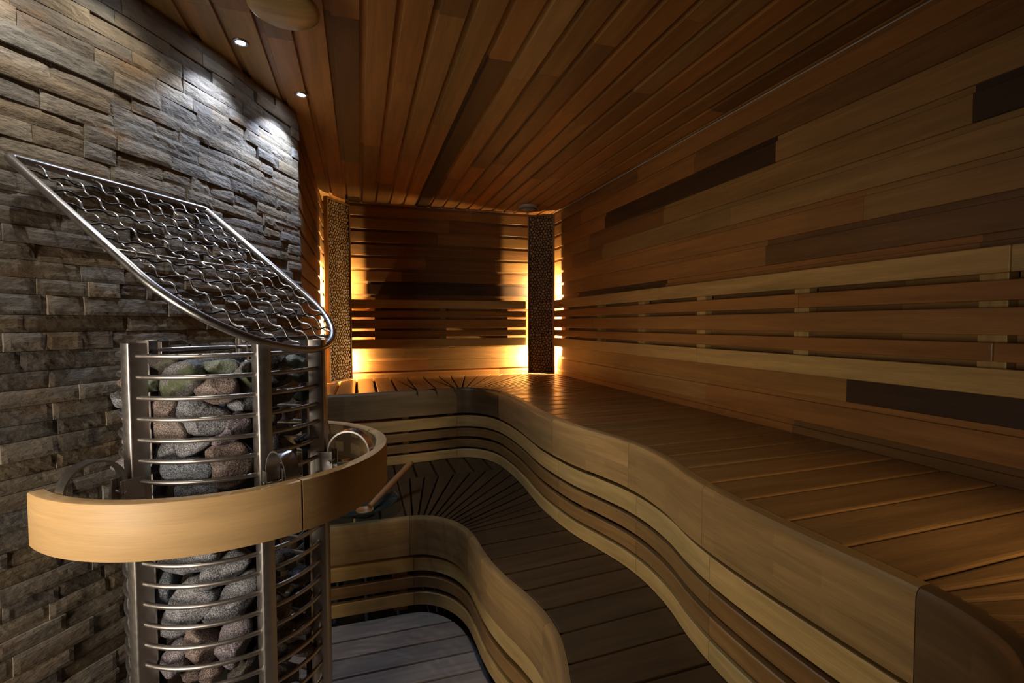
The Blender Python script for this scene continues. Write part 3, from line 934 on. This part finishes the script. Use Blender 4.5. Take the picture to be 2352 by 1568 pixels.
point_light('right_bulb_light', (1.500, 4.034, 1.05), 100.0, LAMP_COL, .015)

# ------------------------------------------------------------------ ceiling fittings
M_LED = emit_mat('cool_led', (.75, .86, 1.0), 60.0)
def downlight(x, y, label, power, col=(.66, .78, 1.0), cone=106):
    root = thing('downlight', (x, y, ZC), label, 'ceiling spotlight', 'ceiling spotlights along the stone wall')
    m = MB(); m.lathe([(.026, 0), (.026, -.003), (.022, -.005), (.016, -.004), (.016, .004)], (x, y, ZC), 24)
    m.build('trim_ring', M_POLISH, root, (x, y, ZC))
    m = MB(); m.lathe([(.0001, -.0045), (.010, -.004), (.0155, -.001)], (x, y, ZC), 24)
    o = m.build('lens', M_LED, root, (x, y, ZC)); o['label'] = 'glowing cool white lens'
    spot_light('downlight_beam', (x, y, ZC-.008), (x, y, 0), power, col, math.radians(cone), .5, .006)
downlight(-.374, 1.896, 'cool white ceiling spotlight nearer to the round wooden air vent', 10.0)
downlight(-.219, 2.245, 'cool white ceiling spotlight by the far edge of the stone wall', 19.0)
downlight(-.530, 1.549, 'white ceiling spotlight next along the stone wall, just above the picture', 2.6, (1.0, .86, .64), 132)
downlight(-.690, 1.215, 'white ceiling spotlight last along the stone wall, near the doorway', 9.0, (1.0, .93, .82), 132)
av = thing('air_vent', (-.19, 1.53, ZC), 'round pale wooden air vent disc on the ceiling', 'air vent')
m = MB(); m.lathe([(.0001, -.094), (.05, -.093), (.082, -.088), (.0935, -.080), (.095, -.074), (.092, -.066), (.06, -.064), (.0001, -.064)], (-.19, 1.53, ZC), 48, T_ALDER)
m.build('disc', M_LIGHT, av, (-.19, 1.53, ZC-.08))
m = MB(); m.lathe([(.012, -.066), (.012, -.0)], (-.19, 1.53, ZC), 16, T_FRONT); m.build('stem', M_LIGHT, av, (-.19, 1.53, ZC))
m = MB(); m.lathe([(.04, -.022), (.075, -.022), (.078, -.018), (.078, -.0005)], (-.19, 1.53, ZC), 40, T_FRONT); m.build('collar', M_LIGHT, av, (-.19, 1.53, ZC))
cv = thing('ceiling_vent', (1.338, 3.80, ZC), 'small round grey vent on the ceiling by the right corner lamp screen', 'vent')
m = MB(); m.lathe([(.0001, -.046), (.045, -.045), (.066, -.041), (.072, -.034), (.070, -.026), (.05, -.022)], (1.338, 3.80, ZC), 40); m.build('cap', M_GREYPLASTIC, cv, (1.338, 3.8, ZC))
m = MB(); m.lathe([(.05, -.026), (.074, -.020), (.079, -.014), (.079, -.0005)], (1.338, 3.80, ZC), 40); o = m.build('rim', plain_mat('pale_vent_rim', (.5, .46, .42), .4), cv, (1.338, 3.8, ZC))

# ------------------------------------------------------------------ heater
HC = Vector((-.341, 1.512))
HR = .243
def cyl(th, r, z):
    a = math.radians(th)
    return Vector((HC.x+r*math.cos(a), HC.y+r*math.sin(a), z))
def frame_at(th):
    a = math.radians(th)
    return Vector((math.cos(a), math.sin(a), 0)), Vector((-math.sin(a), math.cos(a), 0))
he = thing('sauna_heater', (HC.x, HC.y, ZF), 'tall round sauna heater, steel cage of bars filled with stones', 'sauna heater')
POSTS = (-131, -62, -18, 40, 95, 160)
def post_mesh(th):
    r, t = frame_at(th)
    mb = MB()
    # folded channel: outer face with rounded corners, two side walls, open to the inside
    hw, r0, r1, k, w = .0165, .222, .262, .005, .0022
    out = [(-hw, r0), (-hw, r1-k), (-hw+k*.3, r1-k*.3), (-hw+k, r1), (hw-k, r1), (hw-k*.3, r1-k*.3), (hw, r1-k), (hw, r0)]
    inn = [(hw-w, r0), (hw-w, r1-k), (hw-k, r1-w), (-hw+k, r1-w), (-hw+w, r1-k), (-hw+w, r0)]
    pr = out+inn
    n = len(pr)
    z0, z1 = ZF, 1.318
    vs = [cyl(th, 0, z)+t*a+r*b for z in (z0, z1) for a, b in pr]
    fs = [(i, (i+1) % n, n+(i+1) % n, n+i) for i in range(n)]
    # end caps as quads between the outer and inner outline
    cap = [(0, 1, 12, 13), (1, 2, 11, 12), (2, 3, 11), (3, 4, 10, 11), (4, 5, 10), (5, 6, 9, 10), (6, 7, 8, 9)]
    fs += [tuple(q[::-1]) for q in cap]+[tuple(n+i for i in q) for q in cap]
    mb.add(vs, fs)
    return mb
for th in POSTS:
    c = cyl(th, .242, ZF)
    post_mesh(th).build('post', M_STEEL, he, c, 50)
z = 1.289
while z > .02:
    mb = MB(); mb.tube([cyl(a, HR, z) for a in range(-180, 180, 4)], .0056, 10, True)
    mb.build('cage_ring', M_STEEL, he, (HC.x, HC.y, z)); z -= .0485
mb = MB(); mb.lathe([(.0001, 1.19), (.105, 1.19), (.112, 1.18), (.112, .0), (.0001, .0)], (HC.x, HC.y, 0), 32)
mb.build('heating_core', M_CORE, he, (HC.x, HC.y, 0))
mb = MB(); mb.lathe([(.0001, .0), (.235, .0), (.24, .005), (.24, .035), (.235, .04), (.0001, .04)], (HC.x, HC.y, ZF), 40)
mb.build('base_plate', M_DARKSTEEL, he, (HC.x, HC.y, ZF))
# wall fixing: two brackets on the stone wall and a rod between them
WA, WB = Vector((-.575, 1.705, 1.285)), Vector((-.375, 2.085, 1.285))
wd = (WB-WA).normalized(); wn = Vector((wd.y, -wd.x, 0))
for q, mt in ((WA, M_STEEL), (WB, M_STEEL)):
    mb = MB(); soft_box(mb, q-wd*.018+wn*.0, (.0015, .028, .026), (wd, wn, Z3), (1, 1, 1), rng, .001)
    b_ = mb.build('wall_bracket', mt, he, q)
    mb = MB(); soft_box(mb, q+wn*.012, (.018, .010, .03), (wd, wn, Z3), (1, 1, 1), rng, .006)
    b2 = mb.build('clamp', M_DARKSTEEL, b_, q)
mb = MB(); mb.tube([WA+wd*.01+wn*.012-Z3*.008, WB-wd*.01+wn*.012-Z3*.008], .0045, 10)
mb.build('tie_rod', M_DARKSTEEL, he, (WA+WB)/2)
mb = MB()
mb.tube([WB+wn*.04+Z3*.012+wd*.012*math.cos(a*PI/8)+Z3*.012*math.sin(a*PI/8)-wd*.035 for a in range(16)], .0045, 8, True)
mb.build('eyelet', M_POLISH, he, WB)

# ------------------------------------------------------------------ stones
def make_stone(rec, rng):
    ci, x, y, z, th, poly, lab = rec
    r, t = frame_at(th)
    pts = [Vector((a/1000, b/1000)) for a, b in poly]
    if area2(pts) < 0: pts = pts[::-1]
    w = max(p.x for p in pts)-min(p.x for p in pts); h = max(p.y for p in pts)-min(p.y for p in pts)
    c = sum(pts, Vector((0, 0)))/len(pts)
    depth = min(.038, .32*min(w, h)+.012)
    # outline as distance per angle (star shaped about the centre)
    NA, NP = 40, 14
    rad = []
    for k in range(NA):
        a = 2*PI*k/NA-PI; d = Vector((math.cos(a), math.sin(a))); best = None
        for i in range(len(pts)):
            p, q = pts[i]-c, pts[(i+1) % len(pts)]-c
            e = q-p; den = d.x*e.y-d.y*e.x
            if abs(den) < 1e-9: continue
            s = (p.x*e.y-p.y*e.x)/den; u = (p.x*d.y-p.y*d.x)/den
            if s > 0 and -.001 <= u <= 1.001: best = s if best is None else max(best, s)
        rad.append(best if best else .02)
    sm = [(rad[k-1]+4*rad[k]+rad[(k+1) % NA])/6 for k in range(NA)]
    # flattening planes give the broken facets
    planes = []
    for _ in range(7):
        a = rng.uniform(0, 2*PI); e = rng.uniform(.55, 1.35)
        n3 = Vector((math.cos(a)*math.cos(e), math.sin(a)*math.cos(e), math.sin(e)))
        planes.append((n3, rng.uniform(.66, .86)))
    sd = rng.uniform(0, 99)
    vs = []
    for j in range(NP+1):
        ph = -PI/2+PI*j/NP
        cr, sr = max(0, math.cos(ph))**.42, math.sin(ph)
        for k in range(NA):
            a = 2*PI*k/NA-PI
            q = Vector((math.cos(a)*cr, math.sin(a)*cr, sr*(1.0 if sr > 0 else 1.15)))
            for n3, d in planes:
                s = q.dot(n3)-d
                if s > 0: q = q-n3*s*.95
            R = sm[k]*1.06
            v3 = Vector((q.x*R, q.y*R, q.z*depth))
            nz = noise.fractal(Vector((v3.x*38+sd, v3.y*38, v3.z*38)), 1.0, 2.0, 3)
            v3 = v3*(1+nz*.06)
            vs.append(t*(v3.x+c.x)+Z3*(v3.y+c.y)+r*v3.z)
    fs = []
    for j in range(NP):
        for k in range(NA):
            k2 = (k+1) % NA
            fs.append((j*NA+k, j*NA+k2, (j+1)*NA+k2, (j+1)*NA+k))
    mb = MB(); mb.add(vs, fs, (1, 1, 1), None, True)
    o = mb.build('sauna_stone', M_GRANITE[ci])
    o.location = (x-r.x*depth*.9, y-r.y*depth*.9, z)
    tag(o, lab, 'stone', 'stones in the heater cage')
    return o
STONES = [
  (4,-0.502,1.456,1.257,-120,[(-41,18),(62,17),(49,4),(11,-14),(-8,-23),(-33,-7),(-43,5)],'dark brown stone under the top bar beside the front left post'),
  (5,-0.355,1.405,1.264,-98,[(-57,0),(-34,10),(58,19),(65,8),(48,-9),(-23,-16),(-53,-12)],'flat blue-grey stone at the back of the heater top, behind the pale green one'),
  (2,-0.416,1.297,1.229,-109,[(-39,18),(-24,32),(9,45),(30,44),(46,32),(62,9),(47,-14),(26,-30),(7,-37),(-17,-42),(-45,-39),(-53,-19),(-49,0)],'big pink-grey stone with a mossy green right half, behind the second bar'),
  (3,-0.323,1.305,1.258,-85,[(-49,3),(-26,13),(25,19),(38,14),(44,1),(31,-13),(4,-16),(-23,-15),(-41,-6)],'flat pale green stone lying on top of the heater fill'),
  (2,-0.263,1.314,1.229,-68,[(-29,16),(-5,36),(17,38),(25,5),(20,-39),(-7,-42),(-19,-14)],'mossy green stone against the middle post near the heater top'),
  (1,-0.322,1.285,1.203,-85,[(-43,19),(-23,39),(27,37),(39,21),(43,-7),(36,-21),(16,-32),(-9,-32),(-32,-19),(-50,-4)],'brown speckled granite stone just below the flat pale green stone'),
  (3,-0.519,1.448,1.208,-120,[(-18,10),(7,16),(20,14),(9,-17),(-19,-23)],'small greenish stone tucked beside the front left post'),
  (1,-0.447,1.31,1.138,-118,[(-41,29),(-30,43),(0,47),(22,43),(26,29),(18,8),(36,-8),(48,-33),(40,-50),(2,-51),(-33,-45),(-47,-18),(-42,6)],'reddish granite stone standing beside the front left post'),
  (0,-0.364,1.285,1.139,-96,[(-54,40),(-44,49),(-11,48),(24,25),(49,15),(62,0),(59,-21),(44,-37),(16,-42),(-5,-39),(-34,-35),(-44,-16),(-57,12)],'largest grey granite stone at the middle of the heater front'),
  (0,-0.271,1.316,1.164,-70,[(-35,2),(-16,12),(23,16),(31,0),(22,-16),(-23,-15)],'grey stone with moss specks behind the fourth bar by the middle post'),
  (5,-0.328,1.334,1.152,-86,[(-19,12),(8,13),(16,-5),(5,-14),(-9,-6)],'small blue-grey stone wedged above the largest grey stone'),
  (6,-0.293,1.289,1.106,-78,[(-4,31),(6,39),(35,37),(46,21),(47,6),(36,-14),(11,-26),(-18,-32),(-44,-35),(-46,-26),(-36,-15),(-17,-1),(-11,17)],'slanting lilac-brown stone beside the middle post, below the fourth bar'),
  (0,-0.385,1.298,1.07,-102,[(-45,13),(-5,20),(46,21),(41,9),(23,-5),(3,-18),(-24,-22),(-37,-17)],'wedge shaped grey stone right below the largest grey stone'),
  (0,-0.464,1.338,1.047,-120,[(-25,30),(-4,35),(24,32),(35,19),(39,3),(23,-6),(-3,-14),(-22,-42),(-37,-50),(-32,-8)],'narrow light grey stone beside the left post, above the guard rail'),
  (5,-0.405,1.293,1.019,-106,[(-64,8),(-50,25),(-9,27),(30,24),(48,18),(59,4),(61,-17),(36,-26),(-10,-28),(-42,-23),(-58,-13)],'wide blue-grey stone two bars above the guard rail'),
  (1,-0.301,1.288,1.022,-80,[(-50,39),(-32,47),(2,51),(29,48),(40,34),(54,11),(49,-11),(40,-31),(23,-53),(0,-61),(-26,-52),(-32,-32),(-43,-12),(-46,22)],'large brown granite stone beside the middle post, just above the guard rail'),
  (4,-0.469,1.361,0.955,-120,[(-27,9),(-3,19),(17,15),(25,-1),(16,-17),(-29,-25)],'small dark stone above the guard rail beside the front left post'),
  (5,-0.385,1.309,0.964,-102,[(-49,10),(-16,17),(29,19),(47,14),(53,-5),(28,-29),(-39,-26),(-52,-2)],'dark grey stone half hidden behind the top of the guard rail'),
  (1,-0.569,1.421,1.217,-120,[(-27,1),(-5,14),(20,17),(21,-18),(-9,-14)],'small brown stone bulging out left of the front left post, near the top'),
  (0,-0.577,1.416,1.176,-120,[(-26,13),(-7,19),(35,17),(34,-17),(-9,-21),(-27,-12)],'light grey granite stone bulging out left of the front left post'),
  (6,-0.563,1.424,1.124,-120,[(-13,16),(9,22),(13,-17),(-9,-21)],'small lilac stone left of the front left post, third from the top there'),
  (6,-0.565,1.423,1.076,-120,[(-18,17),(16,24),(15,-21),(-13,-20)],'lilac brown stone left of the front left post, above the lowest one'),
  (6,-0.575,1.417,1.018,-120,[(-35,-13),(-18,5),(10,21),(32,23),(30,-17),(-19,-20)],'pinkish stone left of the front left post, behind the left arch bracket'),
  (0,-0.407,1.294,0.79,-107,[(-76,7),(-49,19),(1,30),(75,29),(72,13),(58,-5),(38,-19),(13,-26),(-19,-25),(-45,-18),(-67,-4)],'rounded grey granite stone right under the guard rail'),
  (0,-0.322,1.285,0.761,-85,[(-45,6),(-33,21),(1,41),(23,46),(49,39),(61,22),(54,9),(40,-9),(25,-20),(9,-33),(-25,-33),(-44,-40),(-54,-31),(-53,-13)],'blue-grey granite stone under the guard rail beside the middle post'),
  (5,-0.475,1.34,0.715,-120,[(-21,33),(-9,48),(13,48),(27,31),(17,4),(17,-17),(-1,-38),(-16,-59),(-27,-51)],'tall bluish stone along the left post below the guard rail'),
  (0,-0.414,1.296,0.682,-109,[(-25,36),(-4,62),(20,71),(35,67),(41,37),(64,35),(71,26),(59,-5),(37,-26),(14,-44),(-17,-70),(-49,-75),(-72,-68),(-76,-45),(-56,-15),(-44,13)],'biggest grey-brown granite stone below the guard rail'),
  (0,-0.31,1.286,0.675,-82,[(-12,36),(23,61),(58,83),(63,24),(52,1),(42,-11),(29,-29),(6,-42),(-20,-44),(-47,-43),(-56,-33),(-58,-19),(-44,0),(-28,19)],'steeply slanting grey granite stone beside the middle post below the guard rail'),
  (5,-0.376,1.332,0.603,-101,[(-21,23),(-8,14),(3,-1),(25,-3),(22,-19),(-2,-17),(-19,3)],'small dark grey stone in the gap under the biggest grey-brown stone'),
  (4,-0.258,1.332,0.603,-65,[(-14,19),(2,42),(15,-3),(3,-35),(-6,-24)],'narrow dark stone against the middle post near the bottom of the picture'),
  (1,-0.385,1.288,0.582,-101,[(-27,38),(-14,54),(0,48),(36,19),(46,0),(31,-10),(30,-31),(21,-45),(4,-48),(-17,-34),(-31,-17),(-41,7),(-38,18)],'reddish brown stone in the centre of the cage near the bottom of the picture'),
  (6,-0.458,1.316,0.552,-120,[(-22,6),(-1,37),(16,47),(29,39),(37,24),(30,-2),(34,-16),(12,-38),(-18,-40),(-38,-32),(-44,-21),(-37,-6)],'lilac granite stone beside the left post near the bottom of the picture'),
  (6,-0.302,1.287,0.577,-80,[(-33,9),(-24,41),(-4,52),(27,71),(40,48),(39,0),(24,-26),(16,-43),(1,-57),(-13,-54),(-28,-28),(-43,-13)],'large lilac-brown stone beside the middle post near the bottom of the picture'),
  (4,-0.283,1.312,0.507,-74,[(6,20),(29,42),(41,3),(11,-17),(-35,-27),(-41,-17),(-10,-3)],'dark stone in the lowest visible layer against the middle post'),
  (1,-0.363,1.305,0.509,-96,[(-24,2),(-9,12),(6,26),(18,12),(28,-3),(19,-16),(-12,-21),(-25,-12)],'small brown stone in the lowest visible layer, below the reddish brown one'),
  (1,-0.419,1.33,0.501,-113,[(-20,10),(-8,18),(22,5),(27,-11),(-21,-22)],'small russet stone in the lowest visible layer near the left post'),
  (4,-0.191,1.353,1.268,-47,[(-30,20),(-7,22),(23,15),(34,-14),(11,-22),(-29,-21)],'dark stone at the heater top just right of the middle post'),
  (3,-0.16,1.531,1.247,-40,[(-40,8),(-8,26),(35,6),(50,-16),(-2,-17),(-30,-7)],'green tinged stone at the heater top beside the right post'),
  (4,-0.184,1.347,1.216,-46,[(-31,-6),(-17,13),(11,19),(34,10),(33,-5),(2,-14),(-28,-16)],'dark brown stone behind the second bar, right of the middle post'),
  (2,-0.139,1.464,1.216,-40,[(-37,1),(-19,18),(27,20),(41,-21),(-10,-18)],'mossy dark stone behind the second bar at the right post'),
  (4,-0.182,1.349,1.176,-46,[(-42,14),(13,16),(48,8),(24,-17),(-40,-20)],'dark stone with a mossy speck right of the middle post, third layer down'),
  (2,-0.131,1.455,1.167,-40,[(-27,17),(23,19),(30,-15),(-24,-21)],'mossy brown stone at the right post, third layer down'),
  (6,-0.167,1.364,1.126,-40,[(-24,17),(1,20),(26,8),(25,-12),(-1,-20),(-25,-13)],'rounded stone with a cool glint between middle and right posts'),
  (4,-0.201,1.345,1.127,-50,[(-16,19),(16,19),(18,-14),(-17,-23)],'dark stone close to the middle post, fourth layer down'),
  (4,-0.17,1.377,1.085,-40,[(-61,15),(-9,13),(43,6),(70,-6),(22,-20),(-55,-8)],'long dark stone lying between the middle and right posts'),
  (5,-0.179,1.352,1.045,-45,[(-33,21),(-20,30),(0,26),(23,6),(44,-20),(28,-32),(-7,-28),(-32,-4)],'blue-grey stone just above the mid arch bracket, right of the middle post'),
  (4,-0.13,1.457,1.028,-40,[(-31,12),(11,22),(25,-12),(-4,-22)],'dark brown stone at the right post, level with the arch brackets'),
  (4,-0.182,1.349,0.744,-46,[(-34,4),(-8,25),(26,18),(28,-22),(-10,-25)],'dark stone in the shaded right side of the cage, just under the guard rail'),
  (4,-0.187,1.344,0.683,-47,[(-35,11),(-8,21),(25,8),(24,-20),(-4,-19)],'dark stone in the shaded right side of the cage, second below the rail'),
  (4,-0.141,1.403,0.669,-40,[(-35,10),(6,30),(26,15),(18,-25),(-13,-30)],'dark stone by the right post below the guard rail'),
  (1,-0.188,1.343,0.624,-48,[(-35,21),(3,27),(30,2),(21,-27),(-17,-24)],'brown stone in the shaded right side of the cage, third below the rail'),
  (4,-0.14,1.405,0.602,-40,[(-35,16),(6,32),(30,6),(22,-31),(-20,-24)],'dark stone by the right post, second below the guard rail'),
  (4,-0.187,1.344,0.564,-47,[(-35,21),(3,25),(31,2),(21,-27),(-18,-22)],'dark stone in the shaded right side of the cage, fourth below the rail'),
  (1,-0.139,1.406,0.53,-40,[(-34,24),(10,25),(30,-3),(19,-29),(-22,-18)],'brown stone by the right post, third below the guard rail'),
  (4,-0.187,1.344,0.501,-48,[(-34,21),(2,25),(32,-1),(20,-27),(-19,-19)],'dark stone in the shaded right side of the cage, near the picture bottom'),
  (1,-0.125,1.408,0.454,-40,[(-53,39),(-6,28),(25,0),(47,-23),(35,-35),(0,-20),(-41,7)],'brown stone poking out of the cage past the right post'),
  (4,-0.184,1.347,0.442,-46,[(-35,20),(-2,19),(33,7),(32,-35),(-25,-12)],'dark stone in the lowest visible layer right of the middle post'),
]

rng = random.Random(17)
for rec in STONES: make_stone(rec, rng)

# ------------------------------------------------------------------ guard rail round the heater
gr = thing('guard_rail', (HC.x, HC.y, .897), 'light laminated wooden guard rail bent round the heater at mid height', 'guard rail')
RR, RT, RZ0, RZ1 = .415, .030, .897, 1.013
def rail(a0, a1):
    mb = MB()
    c = .004
    pr = [(RR-RT, RZ0+c), (RR-RT, RZ1-c), (RR-RT+c, RZ1), (RR-c, RZ1), (RR-c*.3, RZ1-c*.3), (RR, RZ1-c), (RR, RZ0+c), (RR-c*.3, RZ0+c*.3), (RR-c, RZ0), (RR-RT+c, RZ0)]
    n = max(4, int((a1-a0)/2.5)); m = len(pr)
    vs, fs, uvs = [], [], []
    acc = [0]
    for k in range(1, m+1): acc.append(acc[-1]+math.hypot(pr[k-1][0]-pr[k % m][0], pr[k-1][1]-pr[k % m][1]))
    for i in range(n+1):
        th = a0+(a1-a0)*i/n
        vs += [cyl(th, a, b) for a, b in pr]
    for i in range(n):
        for k in range(m):
            k2 = (k+1) % m
            u0, u1 = math.radians(a0+(a1-a0)*i/n)*RR, math.radians(a0+(a1-a0)*(i+1)/n)*RR
            fs.append((i*m+k, (i+1)*m+k, (i+1)*m+k2, i*m+k2)); uvs.append([(u0+a0, acc[k]+a1), (u1+a0, acc[k]+a1), (u1+a0, acc[k+1]+a1), (u0+a0, acc[k+1]+a1)])
    fs += [tuple(range(m)), tuple(range(n*m, n*m+m))[::-1]]; uvs += [[(0, 0)]*m]*2
    mb.add(vs, fs, (.60, .385, .175), uvs, False)
    return mb
for a0, a1 in ((-141.5, -59.3), (-58.7, 19.7), (20.3, 96)):
    rail(a0, a1).build('rail_segment', M_RAIL, gr, cyl((a0+a1)/2, RR-RT/2, RZ0), 40)
def arch(th):
    r, t = frame_at(th)
    root = MB()
    r0, r1, hw = .272, .386, .016
    n = 22
    pts = []
    for i in range(n+1):
        a = PI*i/n
        rr = (r0+r1)/2-math.cos(a)*(r1-r0)/2
        pts.append((rr, 1.008+math.sin(a)*.058))
    pts = [(r0, .975)]+pts+[(r1-.002, .92)]
    w = .0022
    vs, fs = [], []
    for i, (a, z) in enumerate(pts):
        p, q = pts[max(0, i-1)], pts[min(len(pts)-1, i+1)]
        d = Vector((q[0]-p[0], q[1]-p[1])).normalized(); nn = Vector((-d.y, d.x))
        for s in (-hw, hw):
            for o in (-w, w):
                vs.append(cyl(th, a+nn.x*o, z+nn.y*o)+t*s)
    for i in range(len(pts)-1):
        a, b = i*4, i*4+4
        fs += [(a, b, b+2, a+2), (a+1, a+3, b+3, b+1), (a, a+1, b+1, b), (a+2, b+2, b+3, a+3)]
    fs += [(0, 2, 3, 1), (len(vs)-4, len(vs)-3, len(vs)-1, len(vs)-2)]
    root.add(vs, fs)
    o = root.build('arch_bracket', M_POLISH, gr, cyl(th, r0, .975), 40)
    mb = MB()
    for s in (-.0185, .0185):
        q = cyl(th, .262, .985)+t*s
        soft_box(mb, q, (.024, .0013, .026), (r, t, Z3), (1, 1, 1), random.Random(1), .001)
    mb.build('cheek_plate', M_STEEL, o, cyl(th, .262, .985))
    mb = MB(); q = cyl(th, .277, .982)
    mb.tube([q-t*.026, q-t*.0235, q-t*.023, q+t*.023, q+t*.0235, q+t*.026], [.006, .006, .003, .003, .006, .006], 6)
    mb.build('bolt', M_POLISH, o, q)
for th in (-131, -60, -19): arch(th)

# ------------------------------------------------------------------ sloping mesh screen above the heater
GA = math.radians(29); GT = math.radians(38.2)
gt = Vector((math.sin(GA), math.cos(GA), 0)); gn = Vector((math.cos(GA), -math.sin(GA), 0))
gu = gn*math.cos(GT)-Z3*math.sin(GT); gw = gt.cross(gu)
if gw.z < 0: gw = -gw
GM = Vector((-.650, 1.678, 1.769))
def gp(s, t, h=0): return GM+gu*s+gt*t+gw*h
ms = thing('mesh_screen', GM, 'sloping steel tube frame with crimped wire mesh on the stone wall above the heater', 'mesh screen')
HWD, GL = .282, .487
out = []
def arc(cs, ct, r, a0, a1, n):
    return [(cs+r*math.cos(a0+(a1-a0)*i/n), ct+r*math.sin(a0+(a1-a0)*i/n)) for i in range(n+1)]
k = .012
out += arc(.02+k, -HWD+k, k, PI*1.5, PI, 5)[::-1][::-1]
line = [(.02+k, -HWD)]
loop = arc(.034+k, -HWD+k, k, -PI/2, -PI, 5)+arc(.022+k, HWD-k, k, PI, PI/2, 5)
loop += [(.2, HWD), (.35, HWD)]+arc(GL, 0, HWD, PI/2, -PI/2, 40)+[(.35, -HWD), (.2, -HWD)]
mb = MB(); mb.tube([gp(a, b) for a, b in loop], .0098, 16, True)
mb.build('tube_frame', M_POLISH, ms, GM)
def inside_len(t):
    return GL+math.sqrt(max(0, HWD*HWD-t*t))
def crimp(p0, p1, ph, amp, wl, r):
    p0, p1 = Vector(p0), Vector(p1)
    L = (p1-p0).length; n = max(8, int(L/(wl/12)))
    pts = []
    for i in range(n+1):
        q = p0.lerp(p1, i/n); d = L*i/n
        s = math.sin(2*PI*d/wl+ph)
        s = max(-1, min(1, s*1.35))
        pts.append(gp(q.x, q.y, s*amp-.001))
    m = MB(); m.tube(pts, r, 8)
    return m
sp = .066
i = 0
t = -HWD+.055
while t < HWD-.02:
    s1 = inside_len(t)-.006
    p0, p1 = (.040 if t < 0 else .030, t), (s1, t)
    crimp(p0, p1, PI*i, .0048, sp*1.0, .0024).build('mesh_wire', M_POLISH, ms, gp((p0[0]+p1[0])/2, t)); t += sp; i += 1
i = 0
s = .085
while s < GL+HWD-.07:
    hw = HWD-.006 if s < GL else math.sqrt(max(0, HWD*HWD-(s-GL)**2))-.005
    crimp((s, -hw), (s, hw), PI*i, .0036, sp, .0024).build('mesh_wire', M_DARKSTEEL, ms, gp(s, 0)); s += sp; i += 1
for s_ in (.375, .705):
    hw = HWD-.004 if s_ < GL else math.sqrt(HWD*HWD-(s_-GL)**2)-.003
    m = MB(); m.tube([gp(s_, -hw, -.012), gp(s_, hw, -.012)], .0055, 10)
    m.build('cross_rod', M_DARKSTEEL if s_ > .5 else M_STEEL, ms, gp(s_, 0))
for q in (Vector((-.610, 1.722, 1.547)), Vector((-.402, 2.115, 1.553))):
    m = MB(); c = q+gn*.012
    m.tube([c+gt*.014*math.cos(a*PI/8)+Z3*.014*math.sin(a*PI/8) for a in range(16)], .0045, 8, True)
    m.tube([c-gn*.03, c-gn*.002-Z3*.014], .004, 8)
    m.build('eyelet', M_POLISH, ms, q)

# ------------------------------------------------------------------ glassware and ladle on the lower bench
M_GLASS = bpy.data.materials.new('greenish_glass'); M_GLASS.use_nodes = True
nt_ = M_GLASS.node_tree; nt_.nodes.clear()
o_ = N(nt_, 'ShaderNodeOutputMaterial'); t_ = N(nt_, 'ShaderNodeBsdfTransparent'); g_ = N(nt_, 'ShaderNodeBsdfGlossy'); x_ = N(nt_, 'ShaderNodeMixShader'); f_ = N(nt_, 'ShaderNodeFresnel')
d_ = N(nt_, 'ShaderNodeBsdfDiffuse'); y_ = N(nt_, 'ShaderNodeMixShader')
t_.inputs[0].default_value = (.80, .95, .92, 1); g_.inputs['Color'].default_value = (.9, 1, 1, 1); g_.inputs['Roughness'].default_value = .06; f_.inputs[0].default_value = 1.5
d_.inputs[0].default_value = (.30, .50, .48, 1); y_.inputs[0].default_value = .06
nt_.links.new(t_.outputs[0], y_.inputs[1]); nt_.links.new(d_.outputs[0], y_.inputs[2])
nt_.links.new(f_.outputs[0], x_.inputs[0]); nt_.links.new(y_.outputs[0], x_.inputs[1]); nt_.links.new(g_.outputs[0], x_.inputs[2]); nt_.links.new(x_.outputs[0], o_.inputs[0])
def glass_bowl(x, y, z, R, H, base, label):
    prof = [(.0001, .004), (base*.8, .004), (base, .005), (R*.72, H*.45), (R*.9, H*.8), (R-.001, H-.003), (R, H), (R-.006, H+.001), (R*.88, H*.86), (R*.70, H*.53), (base*.9, .012), (.0001, .011)]
    m = MB(); m.lathe([(a, b-.004) for a, b in prof], (x, y, z), 56)
    o = m.build('glass_bowl', M_GLASS, None, (x, y, z))
    return tag(o, label, 'bowl')
glass_bowl(-.022, 2.475, ZL+.001, .195, .062, .09, 'wide shallow greenish glass bowl on the lower bench behind the guard rail')
glass_bowl(-.08, 2.82, ZL+.001, .125, .13, .06, 'deeper glass bowl half hidden behind the guard rail, close to the back riser')
la = thing('ladle', (.05, 2.42, ZL+.03), 'wooden sauna ladle lying in the wide glass bowl, handle sticking out to the right', 'ladle')
A, B = Vector((.035, 2.44, ZL+.035)), Vector((.262, 2.66, ZL+.172))
d = (B-A).normalized()
mb = MB()
n = 18
pts = [A+(B-A)*i/n for i in range(n+1)]
mb.tube(pts, [.0125+.004*math.sin(PI*min(1, i/n*1.0))+(.003 if i > n-4 else 0)-(.007 if i == n else 0) for i in range(n+1)], 12, False, (.42, .205, .075))
mb.build('handle', M_LIGHT, la, A)
mb = MB()
c = A-d*.035+Vector((0, 0, -.004))
mb.lathe([(.0001, -.022), (.022, -.019), (.035, -.008), (.041, .008), (.042, .014), (.039, .014), (.033, -.004), (.02, -.014), (.0001, -.016)], c, 32, (.42, .205, .075))
mb.build('scoop', M_LIGHT, la, c)
